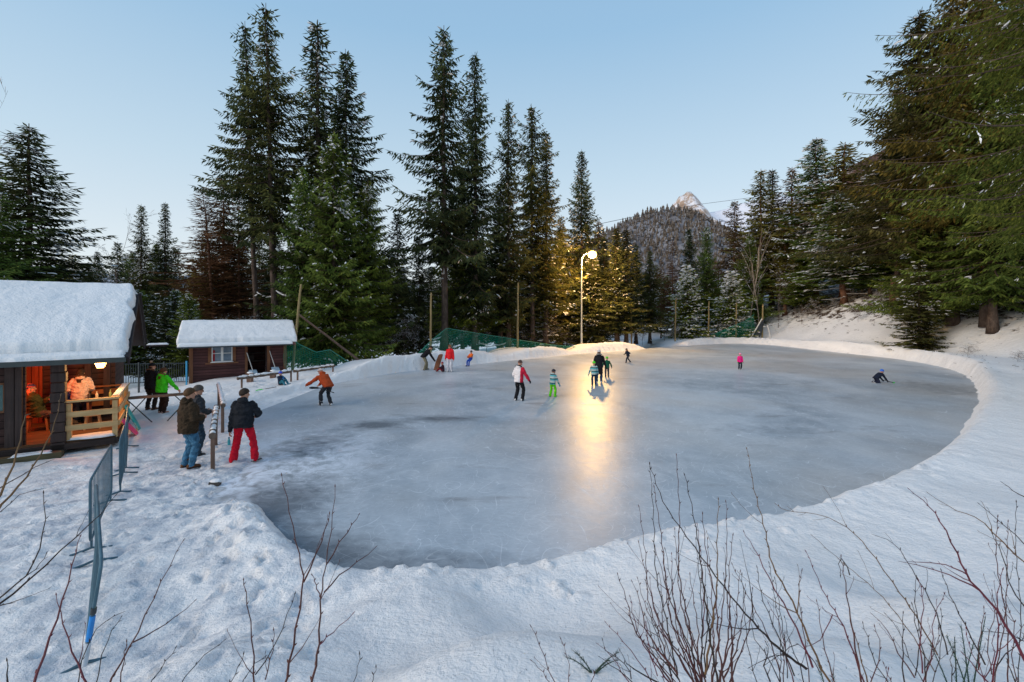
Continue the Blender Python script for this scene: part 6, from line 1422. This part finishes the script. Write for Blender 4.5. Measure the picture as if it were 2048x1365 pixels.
sprig('drooping green sprig right of the dense clump', 1672, 1335, 2.8, .20, [(2.0, 1.6), (1.5, 1.2), (.4, .4), (2.8, .5)])
sprig('green sprig on the slope before the purple red shrub', 1915, 1208, 3.0, .16, [(1.5, 1.2), (2.8, .9), (.5, 1.0)])
sprig('upper green sprig near the right edge', 1942, 1160, 3.1, .16, [(.6, 1.4), (1.8, 1.0), (2.6, .6)])
for px, py, d, lab, k in ((1935, 703, 30, 'low brown tuft on the flat snow at the right', .35), (2035, 712, 27, 'thin bare twigs lying on the snow at the right edge', .28), (1850, 648, 41, 'bare twiggy bush below the right hand forest', .6)):
    x = X(px, d); o = bpy.data.objects.new('bare_shrub', BT['brush']['mesh']); COL.objects.link(o); o.scale = (k, k, k * .5); o.location = (x, d, surf(x, d) - .1); tag(o, lab, 'shrub')

# ------------------------------------------------------------------ far hill, mountain, valley side
def relief(name, pts, D0, depth, mat, rough, step=3.0, back=1.6, base=-60, ny_=60):
    px = np.array([p[0] for p in pts], float); py = np.array([p[1] for p in pts], float)
    cols = np.arange(px[0], px[-1] + .1, step); sil = np.interp(cols, px, py)
    A = np.linspace(0, 1, ny_); Xc = (cols - CX) / F * D0; Hc = CZ - (sil - HY) * D0 / F
    VX, VA = np.meshgrid(Xc, A); HH = np.repeat(Hc[None], ny_, 0)
    front = np.clip(VA / .62, 0, 1) ** .85; bk = np.clip((VA - .62) / .38, 0, 1)
    prof = np.where(VA < .62, front, 1 - bk)
    YY = D0 - depth * (.62 - VA) / .62
    n = fbm(VX / rough, YY / rough, 1.0, 6, .55); ridg = 1 - np.abs(fbm(VX / rough * .8 + 3, YY / rough * .5, 1.0, 5, .55)) * 2
    amp = (HH - base) * .11 * np.sin(np.pi * np.clip(VA / .62, 0, 1)) 
    ZZ = base + (HH - base) * prof + amp * (ridg - .5 + n)
    nx_ = len(cols); I = np.arange(nx_ * ny_).reshape(ny_, nx_); q = np.stack([I[:-1, :-1], I[:-1, 1:], I[1:, 1:], I[1:, :-1]], -1).reshape(-1, 4)
    me = fastmesh(name, np.stack([VX.ravel(), YY.ravel(), ZZ.ravel()], 1), q)
    return tag(link(name, me, mat, None, True, 180), None, None, None, 'structure'), (VX, YY, ZZ)
def rockm():
    t = NT('rock_and_snow'); p = t.pos(); n = t.noise(.006, t.map(p, (1, 1, 1.6)), 8, .65, .6); n2 = t.noise(.03, t.map(p, (1, 1, .4)), 6, .7)
    g = t.n('ShaderNodeNewGeometry'); s_ = t.n('ShaderNodeSeparateXYZ'); t.l(g.outputs['Normal'], s_.inputs[0])
    f = t.ramp(t.math('ADD', t.math('MULTIPLY', n2, .9), t.math('MULTIPLY', s_.outputs[2], .25)), [(.60, 0.), (.70, 1.)])
    xs = t.n('ShaderNodeSeparateXYZ'); t.l(p, xs.inputs[0]); right = t.ramp(t.math('ADD', t.math('MULTIPLY', xs.outputs[0], .01), -10.2), [(.0, 0.), (1., 1.)])
    rock = t.ramp(n, [(.3, (.26, .18, .13)), (.7, (.56, .41, .31))])  # brown rock, its warmth raised to carry alpenglow in the colour
    col = t.mix(f, rock, (.78, .76, .78)); col = t.mix(right, col, (.80, .80, .86))
    return t.pbr(col, .9, t.bump(n2, .8, 12), .1)
relief('mountain', [(1290, 520), (1330, 440), (1344, 409), (1352, 402), (1358, 393), (1368, 389), (1374, 383), (1381, 383), (1386, 388), (1393, 394), (1399, 407), (1404, 418), (1412, 426), (1430, 423), (1452, 418), (1478, 408), (1510, 401), (1560, 392), (1620, 400), (1700, 420)], 2600, 900, rockm(), 260, 2.0, base=-100, ny_=90)
FH = leafmat('hazy_forest', (.115, .100, .100), (.145, .130, .130), (.19, .175, .178))  # distance haze mixed into the tree greys
hillm = NT('hazy_forest_floor'); hp2 = hillm.pos(); HM_ = hillm.pbr(hillm.ramp(hillm.noise(.04, hp2, 5), [(.4, (.13, .12, .125)), (.65, (.26, .265, .29))]), .9, None, .1)  # ground tones pulled toward the haze colour as well
ho, (hx_, hy_, hz_) = relief('forested_hill', [(1080, 560), (1150, 500), (1200, 474), (1222, 460), (1258, 441), (1300, 424), (1340, 418), (1370, 420), (1398, 434), (1426, 450), (1455, 465), (1500, 480), (1600, 500), (1700, 520)], 640, 300, HM_, 60, 3.0, base=-30, ny_=70)
# its trees: thousands, one mass
r = np.random.RandomState(9); n = 5200; j = (r.rand(n) ** .7 * 46).astype(int); i = r.randint(0, hx_.shape[1] - 1, n)
bx = hx_[j, i] + r.uniform(-1.2, 1.2, n); by = hy_[j, i] + r.uniform(-3, 3, n); bz = hz_[j, i] - .5; hh_ = r.uniform(4, 8, n) + 5 * r.rand(n) ** 3; Vv = []; Qq = []; tt_ = []; mm_ = []
seg = 6
for lay in range(3):
    z0 = bz + hh_ * (.08 + .27 * lay); z1 = bz + hh_ * (.55 + .225 * lay); rad = hh_ * (.22 - .055 * lay)
    for k in range(seg):
        a = 2 * math.pi * k / seg + lay; b = 2 * math.pi * (k + 1) / seg + lay; jr = r.uniform(.7, 1.25, n)
        q0 = np.stack([bx + rad * jr * math.cos(a), by + rad * jr * math.sin(a), z0], 1); q1 = np.stack([bx + rad * math.cos(b), by + rad * math.sin(b), z0 + hh_ * .04], 1); tp_ = np.stack([bx, by, z1], 1); 
        o_ = sum(len(v) for v in Vv); Vv.append(np.concatenate([q0, q1, tp_])); I = np.arange(n); Qq.append(np.stack([o_ + I, o_ + n + I, o_ + 2 * n + I], 1)); tt_.append(r.uniform(0, 1, n)); mm_.append((r.rand(n) < .22).astype(int))
me = fastmesh('forest', np.concatenate(Vv), np.concatenate(Qq), np.concatenate(mm_), np.concatenate(tt_)); me.materials.append(FH); me.materials.append(plain('frosted_hazy_trees', (.25, .25, .27), .9, 0, .1))  # frosted share of the trees, its grey also holding painted haze
ob = bpy.data.objects.new('forest', me); COL.objects.link(ob); tag(ob, 'frosted brown forest covering the far hill below the rocky peak', 'forest', None, 'stuff')
# brown wooded slope behind the right trees, bluish valley side behind the left trees
wm = NT('wooded_slope'); wp = wm.pos(); WM = wm.pbr(wm.ramp(wm.noise(.12, wm.map(wp, (1, 1, .4)), 7, .7), [(.42, (.055, .032, .028)), (.55, (.16, .09, .07)), (.68, (.45, .42, .44))]), .95, None, .1)
relief('wooded_hillside', [(1500, 560), (1560, 470), (1640, 380), (1700, 330), (1760, 300), (1900, 260), (2200, 200)], 170, 70, WM, 16, 4.0, base=-6, ny_=50)
vm = NT('valley_side'); vp = vm.pos(); VM = vm.pbr(vm.ramp(vm.noise(.010, vm.map(vp, (1, 1, 2.2)), 8, .7), [(.44, (.085, .10, .14)), (.54, (.20, .235, .29)), (.62, (.55, .58, .64))]), .95, None, .1)
relief('valley_hills', [(-500, 520), (-100, 545), (100, 535), (220, 548), (300, 556), (400, 550), (520, 560), (700, 566), (820, 575), (900, 585), (1100, 600), (1200, 600)], 1500, 600, VM, 150, 6.0, base=-80, ny_=40)
